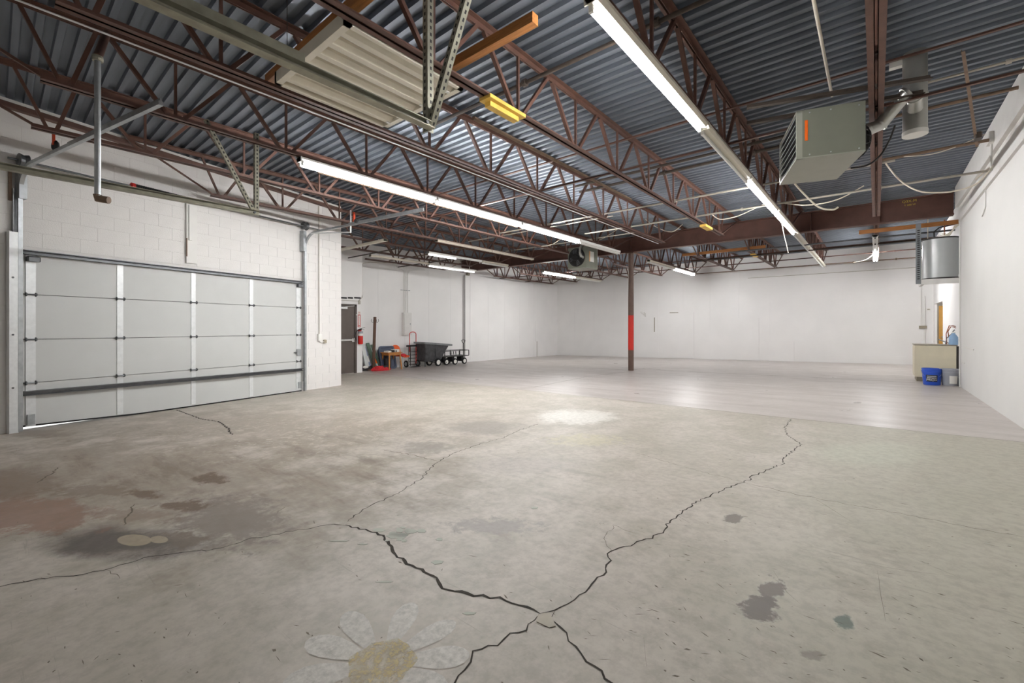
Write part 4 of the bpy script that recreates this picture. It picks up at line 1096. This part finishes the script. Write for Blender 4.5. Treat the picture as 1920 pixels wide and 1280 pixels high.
# conduits with outlet boxes on the back wall corner
for px, lab in ((1727, 'left of the twin white conduits with a small outlet by the far doorway'), (1734, 'right of the twin white conduits with a small outlet by the far doorway')):
    a = PY(px, 613, YB - .03)
    o = thing('wall_conduit', lab, 'conduit', (a.x, YB - .02, a.z))
    z_lo = a.z if px < 1730 else .05
    MB().cyl((a.x, YB - .025, z_lo), (a.x, YB - .025, 3.5 if px < 1730 else 2.3), .016, 8).build('pipe', 'trim_paint', o, True, True)
    MB().cbox((a.x - .05, YB - .05, a.z - .045), (a.x + .05, YB - .005, a.z + .045), .006).build('outlet', 'cabinet_edge', o, True)
# door leaf in the far doorway
hd = thing('honey_door', 'honey-coloured wooden door seen through the far doorway', 'door', (XW2 + .6, 20.52, 0))
MB().box((1.62, 20.5, -.02), (2.4, 20.54, 2.0)).build('leaf', 'door_honey', hd, True)
MB().cyl((1.70, 20.44, .95), (1.70, 20.5, .95), .028, 10).build('knob', 'chrome', hd, True)
th_ = thing('thermostat', 'tiny thermostat on the back wall beside the doorway', 'thermostat', PY(1741, 580, YB - .03))
p_ = PY(1741, 580, YB - .02)
MB().cbox((p_.x - .05, YB - .04, p_.z - .035), (p_.x + .05, YB - .005, p_.z + .035), .006).build('case', 'white_label', th_, True); MB().box((p_.x - .03, YB - .043, p_.z - .01), (p_.x + .03, YB - .039, p_.z + .015)).build('display', 'cabinet_edge', th_, True)
# buckets
def bucket(px, py, m, label, r0, r1, h, lid):
    p = F(px, py); z0 = p.z
    t = thing('plastic_bucket', label, 'bucket', p, math.atan2(-p.y, -p.x) + math.pi / 2, group='buckets by the sink cabinet')
    MB().lathe([(r0 * .96, 0), (r0, .012), (r0 + (r1 - r0) * .78, h * .78), (r1 * 1.03, h * .79), (r1 * 1.03, h * .84), (r1, h * .85), (r1, h * .93), (r1 * 1.04, h * .94), (r1 * 1.04, h)] + ([(r1 * .98, h), (r0 * .95, .03)] if not lid else []), 28).build('shell', m, t, False, True)
    if lid: MB().lathe([(r1 * 1.07, h * .95), (r1 * 1.07, h + .012), (r1 * .9, h + .015), (r1 * .88, h + .005)], 28).build('lid', m, t, False, True)
    pts = [(r1 * 1.06 * math.cos(a_), r1 * 1.06 * math.sin(a_) * .75, h * .88 - .16 * math.sin(a_)) for a_ in [math.pi * i / 14 for i in range(15)]]
    pts = [(x, -y_, z_) for x, y_, z_ in pts]
    MB().tube(pts, .004, 6).build('bail', 'galv', t)
    return t
def curved_label(t, m, r0, r1, h, a0, a1, z0, z1, off, name):
    mb = MB(); n_ = 10; vs = []
    for i in range(n_ + 1):
        a_ = a0 + (a1 - a0) * i / n_
        for z_ in (z0, z1):
            r = r0 + (r1 - r0) * z_ / h + off
            vs.append((r * math.cos(a_), r * math.sin(a_), z_))
    mb.add(vs, [(2 * i, 2 * i + 2, 2 * i + 3, 2 * i + 1) for i in range(n_)]); return mb.build(name, m, t, False, True)
bb = bucket(1747, 721, 'bucket_blue', 'bright blue plastic bucket with a dark printed label', .135, .155, .345, False)
hp2 = -math.pi / 2
curved_label(bb, 'label_dark', .135, .155, .345, hp2 - .62, hp2 + .62, .075, .215, .004, 'label')
curved_label(bb, 'white_label', .135, .155, .345, hp2 - .5, hp2 + .5, .15, .16, .0065, 'label_stripe')
curved_label(bb, 'bucket_grey', .135, .155, .345, hp2 - .48, hp2 + .48, .172, .198, .0065, 'label_band')
text('label_print', 'PRO+', .066, 'white_label', bb, Matrix.Translation((0, -.151, .112)) @ Matrix.Rotation(math.pi / 2, 4, 'X'))
gb = bucket(1782.5, 722.5, 'bucket_grey', 'grey lidded plastic bucket with a blank white label', .13, .155, .33, True)
curved_label(gb, 'white_label', .13, .155, .33, hp2 - .12, hp2 + .72, .05, .21, .004, 'label')
# low board and post on the wall near the sink
wb2 = PX(1793, 500, XR)

# ------------------------------------------------------------------ exit door, sign, extinguisher
yd1 = 7.264; yd0 = 6.25; fzd = FZ(XD, 6.9)
door = thing('door_1', 'brown steel exit door with a push bar', None, (XD, yd0, fzd), kind='structure')
MB().box((XD - .01, yd0, fzd + .01), (XD + .012, yd1 - .075, 1.945)).build('leaf', 'door_brown', door, True)
fr = MB(); fr.box((XD, yd1 - .075, fzd), (XD + .035, yd1, 1.985)); fr.build('frame_jamb', 'door_frame_brown', door, True)
MB().box((XD, yd0 - .075, 1.925), (XD + .035, yd1, 1.985)).build('frame_head', 'door_frame_brown', door, True)
MB().box((XD, yd0 - .075, fzd), (XD + .035, yd0, 1.985)).build('frame_jamb', 'door_frame_brown', door, True)
zb_ = PX(655, 637, XD).z
MB().cbox((XD + .03, yd0 + .06, zb_ - .03), (XD + .075, yd1 - .12, zb_ + .03), .008).build('push_bar', 'chrome', door, True)
MB().cbox((XD + .012, yd1 - .17, zb_ - .06), (XD + .05, yd1 - .08, zb_ + .06), .006).build('latch_box', 'chrome', door, True)
MB().cbox((XD + .012, yd0 + .35, 1.83), (XD + .07, yd1 - .32, 1.90), .008).build('closer', 'chrome', door, True)
MB().bar((XD + .05, yd1 - .4, 1.90), (XD + .05, yd1 - .1, 1.935), .02, .012).build('closer_arm', 'chrome', door, True)
MB().cyl((XD + .035, yd1 - .02, PX(668, 590, XD).z), (XD + .05, yd1 - .02, PX(668, 590, XD).z), .012, 8).build('door_contact', 'white_label', door, True)
vt = thing('vent_slots', 'row of three dark vent slots above the exit door', 'vent', PX(655, 558, XD))
for (p0, p1) in ((640, 650), (652, 661.5), (664, 676)):
    a, b = PX(p0, 556.5, XD), PX(p1, 560, XD)
    MB().box((XD - .01, a.y - (.5 if p0 == 640 else 0), b.z), (XD + .012, b.y, a.z)).build('slot', 'black', vt, True)
ve = thing('wall_conduit', 'thin bent conduit with a small box right of the vent slots', 'conduit', (XD, 7.35, 2.1))
a = PX(673, 566, XD)
MB().cbox((XD, a.y - .03, a.z - .07), (XD + .05, a.y + .03, a.z + .05), .006).build('box', 'conduit', ve, True)
MB().tube([(XD + .02, a.y - .9, a.z + .03), (XD + .02, a.y - .05, a.z + .03)], .009, 8).build('feed', 'conduit', ve, True)
b = PX(681, 500, XD)
MB().tube([(XD + .02, a.y, a.z + .05), (XD + .02, a.y + .1, a.z + .15), (XD - .05, a.y + .14, a.z + .3), (XD - .05, a.y + .14, 3.15), (XD + .02, a.y + .12, 3.28), (XD + .15, a.y + .3, 3.33), (XD + .6, a.y + 1.0, 3.33)], .011, 8).build('riser', 'conduit', ve, True)
sg = thing('extinguisher_sign', 'narrow red and white fire extinguisher sign with an arrow', 'sign', PX(673, 600, XD))
ya, yb_ = PX(670.5, 600, XD).y, PX(675.8, 600, XD).y; za, zb2 = PX(673, 613, XD).z, PX(673, 583, XD).z
MB().box((XD, ya, za), (XD + .006, yb_, zb2)).build('plate', 'white_label', sg, True)
zc_ = zb2 - .12
MB().box((XD + .006, ya, zb2 - .10), (XD + .008, yb_, zb2 - .085)).build('bar', 'sign_red', sg, True)
mb = MB()
for a, b in (((ya, za), (ya + .018, zc_)), ((yb_ - .018, za), (yb_, zc_)), ((ya, za), (yb_, za + .018)), ((ya, zc_ - .018), (yb_, zc_))): mb.box((XD + .006, a[0], a[1]), (XD + .008, b[0], b[1]))
mb.build('border', 'sign_red', sg, True)
ym = (ya + yb_) / 2
MB().loft([[(XD + .006, ym - .03, za + .07), (XD + .006, ym, za + .025), (XD + .006, ym + .03, za + .07)], [(XD + .008, ym - .03, za + .07), (XD + .008, ym, za + .025), (XD + .008, ym + .03, za + .07)]]).build('arrow', 'sign_red', sg, True)
R_ = Matrix(((0, 0, 1, 0), (1, 0, 0, 0), (0, 1, 0, 0), (0, 0, 0, 1)))
inv = TM[sg.name].inverted()
text('lettering', 'FIRE', .045, 'sign_red', sg, inv @ Matrix.Translation((XD + .008, ym, zb2 - .045)) @ R_)
text('lettering', 'EXTINGUISHER', .034, 'sign_red', sg, inv @ Matrix.Translation((XD + .008, ym, (za + zc_) / 2 + .02)) @ R_ @ Matrix.Rotation(math.pi / 2, 4, 'Z'))
ez0, ez1 = PX(676, 645, XD + .1).z, PX(676, 620, XD + .1).z; ey = PX(676, 630, XD + .1).y
ex = thing('fire_extinguisher', 'red fire extinguisher hung on the wall beside the exit door', 'extinguisher', (XD + .1, ey, ez0))
er = .075
MB().lathe([(er * .8, ez0), (er, ez0 + .02), (er, ez1 - .09), (er * .75, ez1 - .03), (er * .35, ez1 + .01), (er * .3, ez1 + .03)], 22, (XD + .1, ey, 0)).build('cylinder', 'red_paint', ex, True, True)
MB().lathe([(er + .0015, ez0 + .26), (er + .0015, ez0 + .36)], 22, (XD + .1, ey, 0), cap=False).build('label', 'white_label', ex, True, True)
MB().lathe([(er + .002, ez0 + .33), (er + .002, ez0 + .40)], 22, (XD + .1, ey, 0), cap=False).build('label_band', 'bucket_grey', ex, True, True)
MB().cbox((XD + .07, ey - .03, ez1 + .02), (XD + .13, ey + .03, ez1 + .07), .008).build('valve', 'black', ex, True)
MB().bar((XD + .1, ey, ez1 + .07), (XD + .14, ey + .13, ez1 + .10), .02, .01).build('handle', 'black', ex, True)
MB().bar((XD + .1, ey, ez1 + .04), (XD + .13, ey + .11, ez1 + .035), .02, .01).build('lever', 'black', ex, True)
MB().tube([(XD + .1, ey - .02, ez1 + .05), (XD + .12, ey - .1, ez1 + .03), (XD + .13, ey - .18, ez1 - .06), (XD + .12, ey - .2, ez1 - .16), (XD + .12, ey - .15, ez1 - .3)], .011, 8).build('hose', 'black', ex, True, True)
MB().box((XD, ey - .03, ez1 - .05), (XD + .03, ey + .03, ez1 + .05)).build('bracket', 'red_paint', ex, True)

# ------------------------------------------------------------------ electrical panel and conduits on the far left wall
ep = thing('electrical_panel', 'white painted electrical panel fed by three conduits', 'panel', (XL, 9.77, .98))
pz0, pz1 = PX(753, 628, XL).z, PX(753, 586, XL).z
MB().box((XL + .011, 9.60, pz0), (XL + .14, 9.95, pz1)).build('cabinet', 'trim_paint', ep, True)
MB().box((XL + .14, 9.63, pz0 + .04), (XL + .155, 9.93, pz1 - .04)).build('cover', 'trim_paint', ep, True)
MB().cbox((XL + .155, 9.86, (pz0 + pz1) / 2 - .03), (XL + .165, 9.89, (pz0 + pz1) / 2 + .03), .003).build('latch', 'galv', ep, True)
for k, (yy, dy) in enumerate(((9.66, -.5), (9.72, -.25), (9.80, .4), (9.84, .6))):
    MB().tube([(XL + .06, yy, pz1), (XL + .06, yy, 3.25), (XL + .08, yy + dy * .1, 3.36), (XL + .12, yy + dy * .5, 3.40), (XL + .3, yy + dy, 3.42)], .010, 8).build('conduit', 'trim_paint', ep, True, True)
MB().box((XL + .01, 9.55, 2.62), (XL + .05, 9.95, 2.64)).build('conduit_strap', 'galv', ep, True)
dp = thing('drain_pipe', 'thick grey vertical pipe on the wall above the wagon', 'pipe', (XL, 12.71, .75))
MB().cyl((XL + .07, 12.71, FZ(XL, 12.7)), (XL + .07, 12.71, 3.44), .032, 12).build('pipe', 'pipe_grey', dp, True, True)
MB().cbox((XL + .02, 12.84, 3.46), (XL + .12, 12.98, 3.58), .01).build('bracket', 'cabinet_edge', dp, True)
tag(MB().box((XL + .008, 17.72, .55), (XL + .022, 17.78, 1.58)).build('trim_4', 'wall_paint'), 'thin white batten on the far left wall', kind='structure')
tag(MB().cyl((XL + .05, 17.82, FZ(XL, 17.8)), (XL + .05, 17.82, .55), .012, 8).build('wall_pipe', 'conduit'), 'short grey pipe rising from the floor by the far corner', 'pipe')

# ------------------------------------------------------------------ stored things along the far left wall
# leaning boards
def leaning(px0, py0, px1, py1, w, th, m, label, xf=-13.0, name='leaning_board', extra=None):
    a = PX(px0, py0, xf + .12); b = PX(px1, py1, XL + .06)
    a.z = FZ(a.x, a.y) + .005
    t = thing(name, label, 'board', a, 0, group='boards leaning by the exit door')
    MB().bar(a, b, w, th, up=(1, 0, .3)).build('board', m, t, True)
    if extra:
        d = b - a; p = a + d * .35; q = a + d * .6
        MB().bar(p + Vector((th / 2 + .002, 0, .002)), q + Vector((th / 2 + .002, 0, .002)), w * .8, .003, up=(1, 0, .3)).build('sticker', extra, t, True)
    return t
leaning(690, 690, 680, 645, .13, .03, 'board_white', 'white board leaning beside the extinguisher')
leaning(695, 690, 683, 650, .10, .02, 'board_blue', 'pale blue strip leaning behind the coat rack', extra='white_label')
leaning(705, 692, 689, 643, .12, .03, 'board_green', 'dark green board leaning behind the coat rack')
leaning(715, 690, 697, 646, .10, .02, 'board_green', 'second green strip leaning right of the coat rack')
leaning(713, 690, 693, 660, .18, .03, 'board_white', 'wide printed white board leaning low by the coat rack', extra='orange_label')
# coat rack
rp = F(700, 694); 
rk = thing('coat_rack', 'dark wooden coat rack post with wire hooks leaning on the wall', 'coat rack', rp)
rt = PX(703, 594, rp.x - .05)
MB().bar(rp, rt, .07, .07, up=(1, 0, 0)).build('post', 'brown_wood', rk, True)
for k in range(4):
    a_ = k * math.pi / 2 + .6; d = Vector((math.cos(a_), math.sin(a_), 0)); b = rt - Vector((0, 0, .18))
    MB().tube([b + d * .03, b + d * .10 + Vector((0, 0, .0)), b + d * .13 + Vector((0, 0, .05)), b + d * .11 + Vector((0, 0, .11))], .006, 6).build('hook', 'steel_dark', rk, True)
for k in range(2):
    a_ = k * math.pi / 2; d = Vector((math.cos(a_), math.sin(a_), 0))
    MB().bar(rp - d * .2 + Vector((0, 0, .025)), rp + d * .2 + Vector((0, 0, .025)), .06, .04).build('foot', 'brown_wood', rk, True)
# cloth heaps
def heap(px, py, rx, ry, h, m, label, seed, pieces=None):
    rnd = random.Random(seed); p = F(px, py); n_ = 18
    t = thing('cloth_heap', label, 'cloth', p)
    rings = []
    for (f_, z_) in ((1, 0), (1.02, .25), (.85, .65), (.5, .95), (.12, 1)):
        rings.append([(rx * f_ * math.cos(a_) * rnd.uniform(.82, 1.15), ry * f_ * math.sin(a_) * rnd.uniform(.82, 1.15), h * z_ * rnd.uniform(.7, 1.2) if z_ else 0) for a_ in [2 * math.pi * i / n_ for i in range(n_)]])
    MB().loft(rings).xf(Matrix.Rotation(math.pi / 2, 4, 'Z')).build('heap', m, t, False, True)
    for k, mm in enumerate(pieces or []):
        x = (k - .5) * rx * .8
        MB().lathe([(.02, -.1), (.05, -.06), (.05, .05), (.02, .1)], 10, (x, -ry * .4, h * .8), 'x').xf(Matrix.Rotation(math.pi / 2, 4, 'Z')).build('bundle', mm, t, False, True)
    return t
heap(690, 694, .30, .16, .14, 'rag_black', 'black and white bundle on the floor under the extinguisher', 3, ['white_label', 'rag_black'])
heap(714, 694.5, .34, .16, .15, 'rag_red', 'red cloth heap on the floor by the coat rack', 5, ['rag_red', 'rag_black'])
# blue tub lid leaning on the wall
tb0 = Vector((-12.98, 8.62, 0)); 
tub = thing('blue_tub', 'slate blue plastic tub tipped up against the wall', 'tub', (-13.0, 8.7, FZ(-13, 8.7)), 0)
def rrect(w, h, r, n_=4):
    pts = []
    for cx_, cy_, a0 in ((w / 2 - r, h / 2 - r, 0), (-w / 2 + r, h / 2 - r, math.pi / 2), (-w / 2 + r, -h / 2 + r, math.pi), (w / 2 - r, -h / 2 + r, 1.5 * math.pi)):
        for i in range(n_ + 1):
            a_ = a0 + math.pi / 2 * i / n_; pts.append((cx_ + r * math.cos(a_), cy_ + r * math.sin(a_)))
    return pts
ya_, yb2 = PX(708, 660, -12.98).y, PX(737, 660, -12.98).y
wt, ht_ = (yb2 - ya_), .80
M_ = Matrix.Translation((-12.86, (ya_ + yb2) / 2, FZ(-13, 8.6) + .40)) @ Matrix.Rotation(math.radians(-14), 4, 'Y') @ Matrix(((0, 0, 1, 0), (1, 0, 0, 0), (0, 1, 0, 0), (0, 0, 0, 1)))
def rr3(w_, h_, r_, z_): return [(x, y_, z_) for x, y_ in rrect(w_, h_, r_)]
MB().loft([rr3(wt * .8, ht_ * .84, .06, -.16), rr3(wt * .92, ht_ * .93, .07, .0)], True).xf(M_).build('basin', 'tub_blue', tub, True, True)
MB().loft([rr3(wt, ht_, .08, .0), rr3(wt, ht_, .08, .03), rr3(wt * .86, ht_ * .88, .07, .03), rr3(wt * .8, ht_ * .82, .06, .004)], True).xf(M_).build('rim', 'tub_blue', tub, True, True)
# black bag hanging in front of the tub
bgp = PX(722, 682, -12.6)
bg = thing('black_bag', 'small black bag under the wooden side table', 'bag', (-12.72, 8.62, FZ(-12.7, 8.6)))
MB().cbox((-.08, -.11, .0), (.08, .11, .40), .03).build('body', 'rag_black', bg); MB().tube([(0, -.07, .4), (0, -.05, .47), (0, .05, .47), (0, .07, .4)], .008, 6).build('strap', 'rag_black', bg)
# side table with papers
yt0, yt1 = PX(722, 661, -12.6).y, PX(749, 661, -12.6).y
zt_ = PX(735, 660, -12.6).z
tbx = -12.62
tbl = thing('side_table', 'small wooden side table piled with papers', 'table', (tbx, (yt0 + yt1) / 2, FZ(tbx, 8.8)))
MB().cbox((tbx - .28, yt0, zt_ - .03), (tbx + .2, yt1, zt_), .006).build('top', 'table_wood', tbl, True)
MB().box((tbx - .24, yt0 + .04, zt_ - .10), (tbx + .16, yt1 - .04, zt_ - .03)).build('apron', 'table_wood', tbl, True)
for (x, y_, dx) in ((tbx + .15, yt1 - .08, .05), (tbx + .15, yt0 + .08, .05), (tbx - .22, yt1 - .08, -.05), (tbx - .22, yt0 + .08, -.05)):
    MB().bar((x, y_, zt_ - .06), (x + dx, y_ + (.04 if y_ > 8.8 else -.04), FZ(x, y_) + .0), .035, .035).build('leg', 'table_wood', tbl, True)
for k, (dy, m, r, lab) in enumerate(((.15, 'white_label', .3, 'white papers on the left of the side table'), (.32, 'rag_black', -.2, 'dark folder on the middle of the side table'), (.43, 'white_label', .15, 'white papers on the right of the side table'))):
    o = tag(MB().cbox((-.10, -.11, 0), (.10, .11, .05 + .02 * k), .01).build('paper_stack', m), lab, 'papers', 'papers on the side table')
    o.location = Vector((tbx - .02, yt0 + dy, zt_)) * S; o.rotation_euler = (0, 0, r)
# orange chair
yc0, yc1 = PX(744, 650, -12.75).y, PX(763, 650, -12.75).y
cyc = PX(755, 660, -12.72).y
chs = thing('plastic_chair', 'orange moulded plastic chair between the table and the hand truck', 'chair', (-12.8, cyc, FZ(-12.8, cyc)), math.pi / 2 + .35)
# local: +x right, -y front ; seat at .44
seat = [[(x, y_, z_) for x, y_, z_ in ((-.20, yy, .43 + .0 * abs(yy) + .02 * 1), (-.12, yy, .415), (0, yy, .41), (.12, yy, .415), (.20, yy, .45))] for yy in (-.22, -.1, .05, .17)]
seat[0] = [(x, y_, z_ - .03) for x, y_, z_ in seat[0]]
mb = MB(); mb.loft(seat, caps=False, close=False); sh_ = MB()
def shell(rows, th):
    m_ = MB(); n_ = len(rows[0]); rows2 = [[(x, y_ + th[1], z_ + th[2]) for x, y_, z_ in r] for r in rows]
    m_.loft(rows, caps=False, close=False); m_.loft([r[::-1] for r in rows2], caps=False, close=False)
    rim = [rows[0][i] for i in range(n_)] + [r[-1] for r in rows[1:]] + rows[-1][-2::-1] + [r[0] for r in rows[-2:0:-1]]
    rim2 = [rows2[0][i] for i in range(n_)] + [r[-1] for r in rows2[1:]] + rows2[-1][-2::-1] + [r[0] for r in rows2[-2:0:-1]]
    m_.loft([rim, rim2], caps=False); return m_
shell(seat, (0, 0, .012)).build('seat', 'chair_orange', chs, False, True)
back = [[(-.21, .17, .50), (-.12, .20, .49), (0, .215, .485), (.12, .20, .49), (.21, .17, .50)], [(-.22, .19, .62), (-.12, .225, .62), (0, .24, .62), (.12, .225, .62), (.22, .19, .62)], [(-.20, .22, .74), (-.12, .25, .75), (0, .26, .755), (.12, .25, .75), (.20, .22, .74)], [(-.12, .245, .80), (-.07, .262, .81), (0, .27, .815), (.07, .262, .81), (.12, .245, .80)]]
shell(back, (0, .012, 0)).build('backrest', 'chair_orange', chs, False, True)
MB().box((-.05, .16, .415), (.05, .225, .50)).build('back_stem', 'chair_orange', chs)
for x in (-1, 1):
    for y_, yo in ((-.15, -.2), (.14, .2)):
        MB().tube([(x * .15, y_, .42), (x * .19, yo, 0)], .011, 8).build('leg', 'chrome', chs, False, True)
rj = tag(MB().loft([[(x * 1.0, y_, 0) for x, y_ in rrect(.30, .26, .08)], [(x * .95, y_, .05) for x, y_ in rrect(.30, .26, .08)], [(x * .5, y_ * .6, .09) for x, y_ in rrect(.30, .26, .08)]]).build('folded_jacket', 'rag_red', None, False, True), 'dark red folded jacket lying on the orange chair seat', 'jacket')
rj.location = Vector((-12.77, cyc, FZ(-12.8, cyc) + .425)) * S
# hand truck
def wheel(parent, c, r, w, axis, hub='white_label', n_=20, spokes=0):
    pr = [(r * .62, -w * .35), (r * .9, -w / 2), (r, -w * .3), (r, w * .3), (r * .9, w / 2), (r * .62, w * .35)]
    o = MB().lathe(pr, n_, c, axis).build('wheel', 'rubber', parent, True, True)
    MB().lathe([(r * .12, -w * .5), (r * .60, -w * .38), (r * .60, w * .38), (r * .12, w * .5)], n_, c, axis).build('hub', hub, o, True, True)
    return o
ht = thing('hand_truck', 'hand truck with a red loop handle and black frame', 'hand truck', (-12.95, 9.6, FZ(-12.95, 9.6)))
hx = -12.93
yl, yr = PX(768, 650, hx).y, PX(780, 650, hx).y
zt2 = PX(772, 622, hx).z; zf = FZ(hx, 9.6)
pts = [(hx, yl, zf + .55)] + [(hx, yl, zt2 - .12)] + [(hx, yl + (yr - yl) * (.5 - .5 * math.cos(math.pi * i / 8)), zt2 - .08 + .08 * math.sin(math.pi * i / 8)) for i in range(9)] + [(hx, yr, zt2 - .12), (hx, yr, zf + .12)]
MB().tube(pts, .014, 8).build('handle', 'red_paint', ht, True, True)
for y_ in (yl - .04, yl + .03, yr + .04): MB().tube([(hx + .02, y_, zf + .05), (hx + .0, y_, zf + .78)], .013, 8).build('upright', 'black', ht, True)
for z_ in (.10, .2, .32, .44, .56): MB().bar((hx + .01, yl - .04, zf + z_), (hx + .01, yr + .04, zf + z_), .012, .02).build('crossbar', 'steel_dark', ht, True)
MB().cbox((hx - .02, yl - .14, zf + .74), (hx + .04, yr + .06, zf + .80), .01).build('top_bracket', 'black', ht, True)
MB().box((hx, yl - .05, zf + .01), (hx + .2, yr + .05, zf + .02)).build('toe_plate', 'steel_dark', ht, True)
for y_ in (yl - .13, yr + .10): wheel(ht, (hx - .02, y_, zf + .125), .125, .06, 'y', 'galv')
# tilt truck
YT0 = 9.80
tt = thing('tilt_truck', 'black plastic tilt truck bin with sloped front and big wheels', 'cart', (-12.65, 10.5, FZ(-12.65, 10.5)))
zf = FZ(-12.65, 10.5); zr = PX(800, 641, -12.35).z
xa, xb = -13.05, -12.33       # across (wall side, room side)
y0_, y1_ = PX(797, 641, xb).y, PX(850, 645, xb).y
zr1 = PX(848, 645, xb).z
def trk(y0, y1, ins, z0, z1=None):
    z1 = z0 if z1 is None else z1
    return [(xb - ins, y0, z0), (xb - ins, y1, z1), (xa + ins, y1, z1), (xa + ins, y0, z0)]
yl_ = PX(804, 680, xb).y; yr_ = PX(834, 680, xb).y
zlow = PX(805, 679, xb).z; zlow2 = PX(824, 678, xb).z
def rr_ring(y0, y1, ins, z0, z1, r=.07):
    q = []
    for cxx, cyy, a0 in ((xb - ins - r, y1 - r, 0), (xa + ins + r, y1 - r, math.pi / 2), (xa + ins + r, y0 + r, math.pi), (xb - ins - r, y0 + r, 1.5 * math.pi)):
        for i in range(5):
            a_ = a0 + math.pi / 2 * i / 4
            y_ = cyy + r * math.sin(a_); q.append((cxx + r * math.cos(a_), y_, z0 + (z1 - z0) * (y_ - y0) / (y1 - y0)))
    return q
ym1 = PX(836, 665, xb).y
MB().loft([rr_ring(yl_ - .02, yr_ - .1, .16, zlow + .01, zlow2 + .01), rr_ring(yl_ - .07, yr_, .13, zlow + .06, zlow2 + .10), rr_ring(y0_ + .14, ym1 + .03, .09, zlow + .3, zlow2 + .3), rr_ring(y0_ + .06, y1_ - .16, .05, zr - .07, zr1 - .06)]).build('bin', 'truck_black', tt, True, True)
mbr = MB(); o1 = rr_ring(y0_, y1_, 0, zr - .065, zr1 - .065, .09); o2 = rr_ring(y0_, y1_, 0, zr, zr1, .09); i2 = rr_ring(y0_ + .1, y1_ - .12, .07, zr - .004, zr1 - .004, .07); i1 = rr_ring(y0_ + .14, y1_ - .25, .12, zr - .3, zr1 - .2, .07)
mbr.loft([o1, o2, i2, i1]).build('rim', 'truck_rim', tt, True, True)
MB().box((xb - .085, (yl_ + yr_) / 2 - .01, zlow + .18), (xb - .06, (yl_ + yr_) / 2 + .03, zr - .08)).build('side_rib', 'truck_black', tt, True)
wy = PX(821.5, 680, xb - .09).y
for x in (xb - .09, xa + .12): wheel(tt, (x, wy, FZ(x, wy) + .145), .145, .06, 'x', 'white_label')
MB().cyl((xb - .1, wy, zf + .145), (xa + .12, wy, zf + .145), .016, 8).build('axle', 'steel_dark', tt, True)
lg = PX(797, 686, xb - .30)
MB().cyl((xb - .30, lg.y, FZ(xb - .3, lg.y)), (xb - .30, lg.y, zlow + .06), .02, 8).build('front_leg', 'galv_dark', tt, True)
# garden wagon
wg = thing('garden_wagon', 'black mesh garden wagon with a loop pull handle', 'wagon', (-12.7, 12.0, FZ(-12.7, 12)))
wx0, wx1 = -13.02, -12.5
wy0, wy1 = PX(834, 668, wx1).y, PX(879, 668, wx1).y
zf = FZ(-12.7, 12.0)
zb3 = PX(860, 667, wx1).z; zt3 = PX(860, 657, wx1).z
MB().box((wx0, wy0, zb3 - .02), (wx1, wy1, zb3 + .01)).build('bed', 'steel_dark', wg, True)
mb = MB()
for (a, b) in (((wx1, wy0), (wx1, wy1)), ((wx0, wy0), (wx0, wy1)), ((wx0, wy0), (wx1, wy0)), ((wx0, wy1), (wx1, wy1))): mb.bar((a[0], a[1], zt3), (b[0], b[1], zt3), .022, .022)
mb.build('top_rail', 'black', wg, True)
ym_ = PX(861, 660, wx1).y
for (x, y_) in ((wx1, wy0), (wx1, wy1), (wx0, wy0), (wx0, wy1), (wx1, ym_), (wx0, ym_)): MB().bar((x, y_, zb3), (x, y_, zt3), .022, .022, up=(0, 1, 0)).build('corner_post', 'black', wg, True)
for k in range(6):
    y_ = PX(848 + k * 2.2, 660, wx1).y; MB().bar((wx1 - .1, y_, zb3), (wx1 - .1, y_ + .03 * (-1) ** k, zt3 - .02), .012, .012, up=(0, 1, 0)).build('mesh_bar', 'black', wg, True)
for (px, x) in ((837, wx1 - .04), (853, wx1 + .02), (870.5, wx1 - .02)):
    y_ = PX(px, 678, x).y
    wheel(wg, (x, y_, FZ(x, y_) + .125), .125, .07, 'x', 'white_label')
wheel(wg, (wx0, PX(853, 678, wx1).y + .1, zf + .12), .125, .07, 'x', 'white_label')
for px in (837, 853, 870.5):
    y_ = PX(px, 678, wx1).y; MB().bar((wx0, y_, zf + .125), (wx1, y_, zf + .125), .03, .03).build('axle', 'black', wg, True)
    MB().box((wx0 + .15, y_ - .06, zf + .12), (wx1 - .1, y_ + .06, zb3 - .02)).build('bogie', 'black', wg, True)
hy = PX(869, 650, wx1 - .1).y; hxw = wx1 - .1
zh0, zh1 = PX(869, 667, hxw).z, PX(869, 637, hxw).z
MB().tube([(hxw, hy, zh0), (hxw, hy, zh1 - .14)], .014, 8).build('handle_shaft', 'steel_dark', wg, True)
MB().tube([(hxw, hy, zh1 - .15), (hxw, hy - .085, zh1 - .05), (hxw, hy - .09, zh1 - .01), (hxw, hy - .06, zh1), (hxw, hy + .06, zh1), (hxw, hy + .09, zh1 - .01), (hxw, hy + .085, zh1 - .05)], .013, 8, closed=True).build('handle_loop', 'steel_dark', wg, True)

for o in list(scene.objects):
    if o.parent is None and o.type == 'MESH' and 'kind' not in o and 'category' not in o: print('UNTAGGED', o.name)
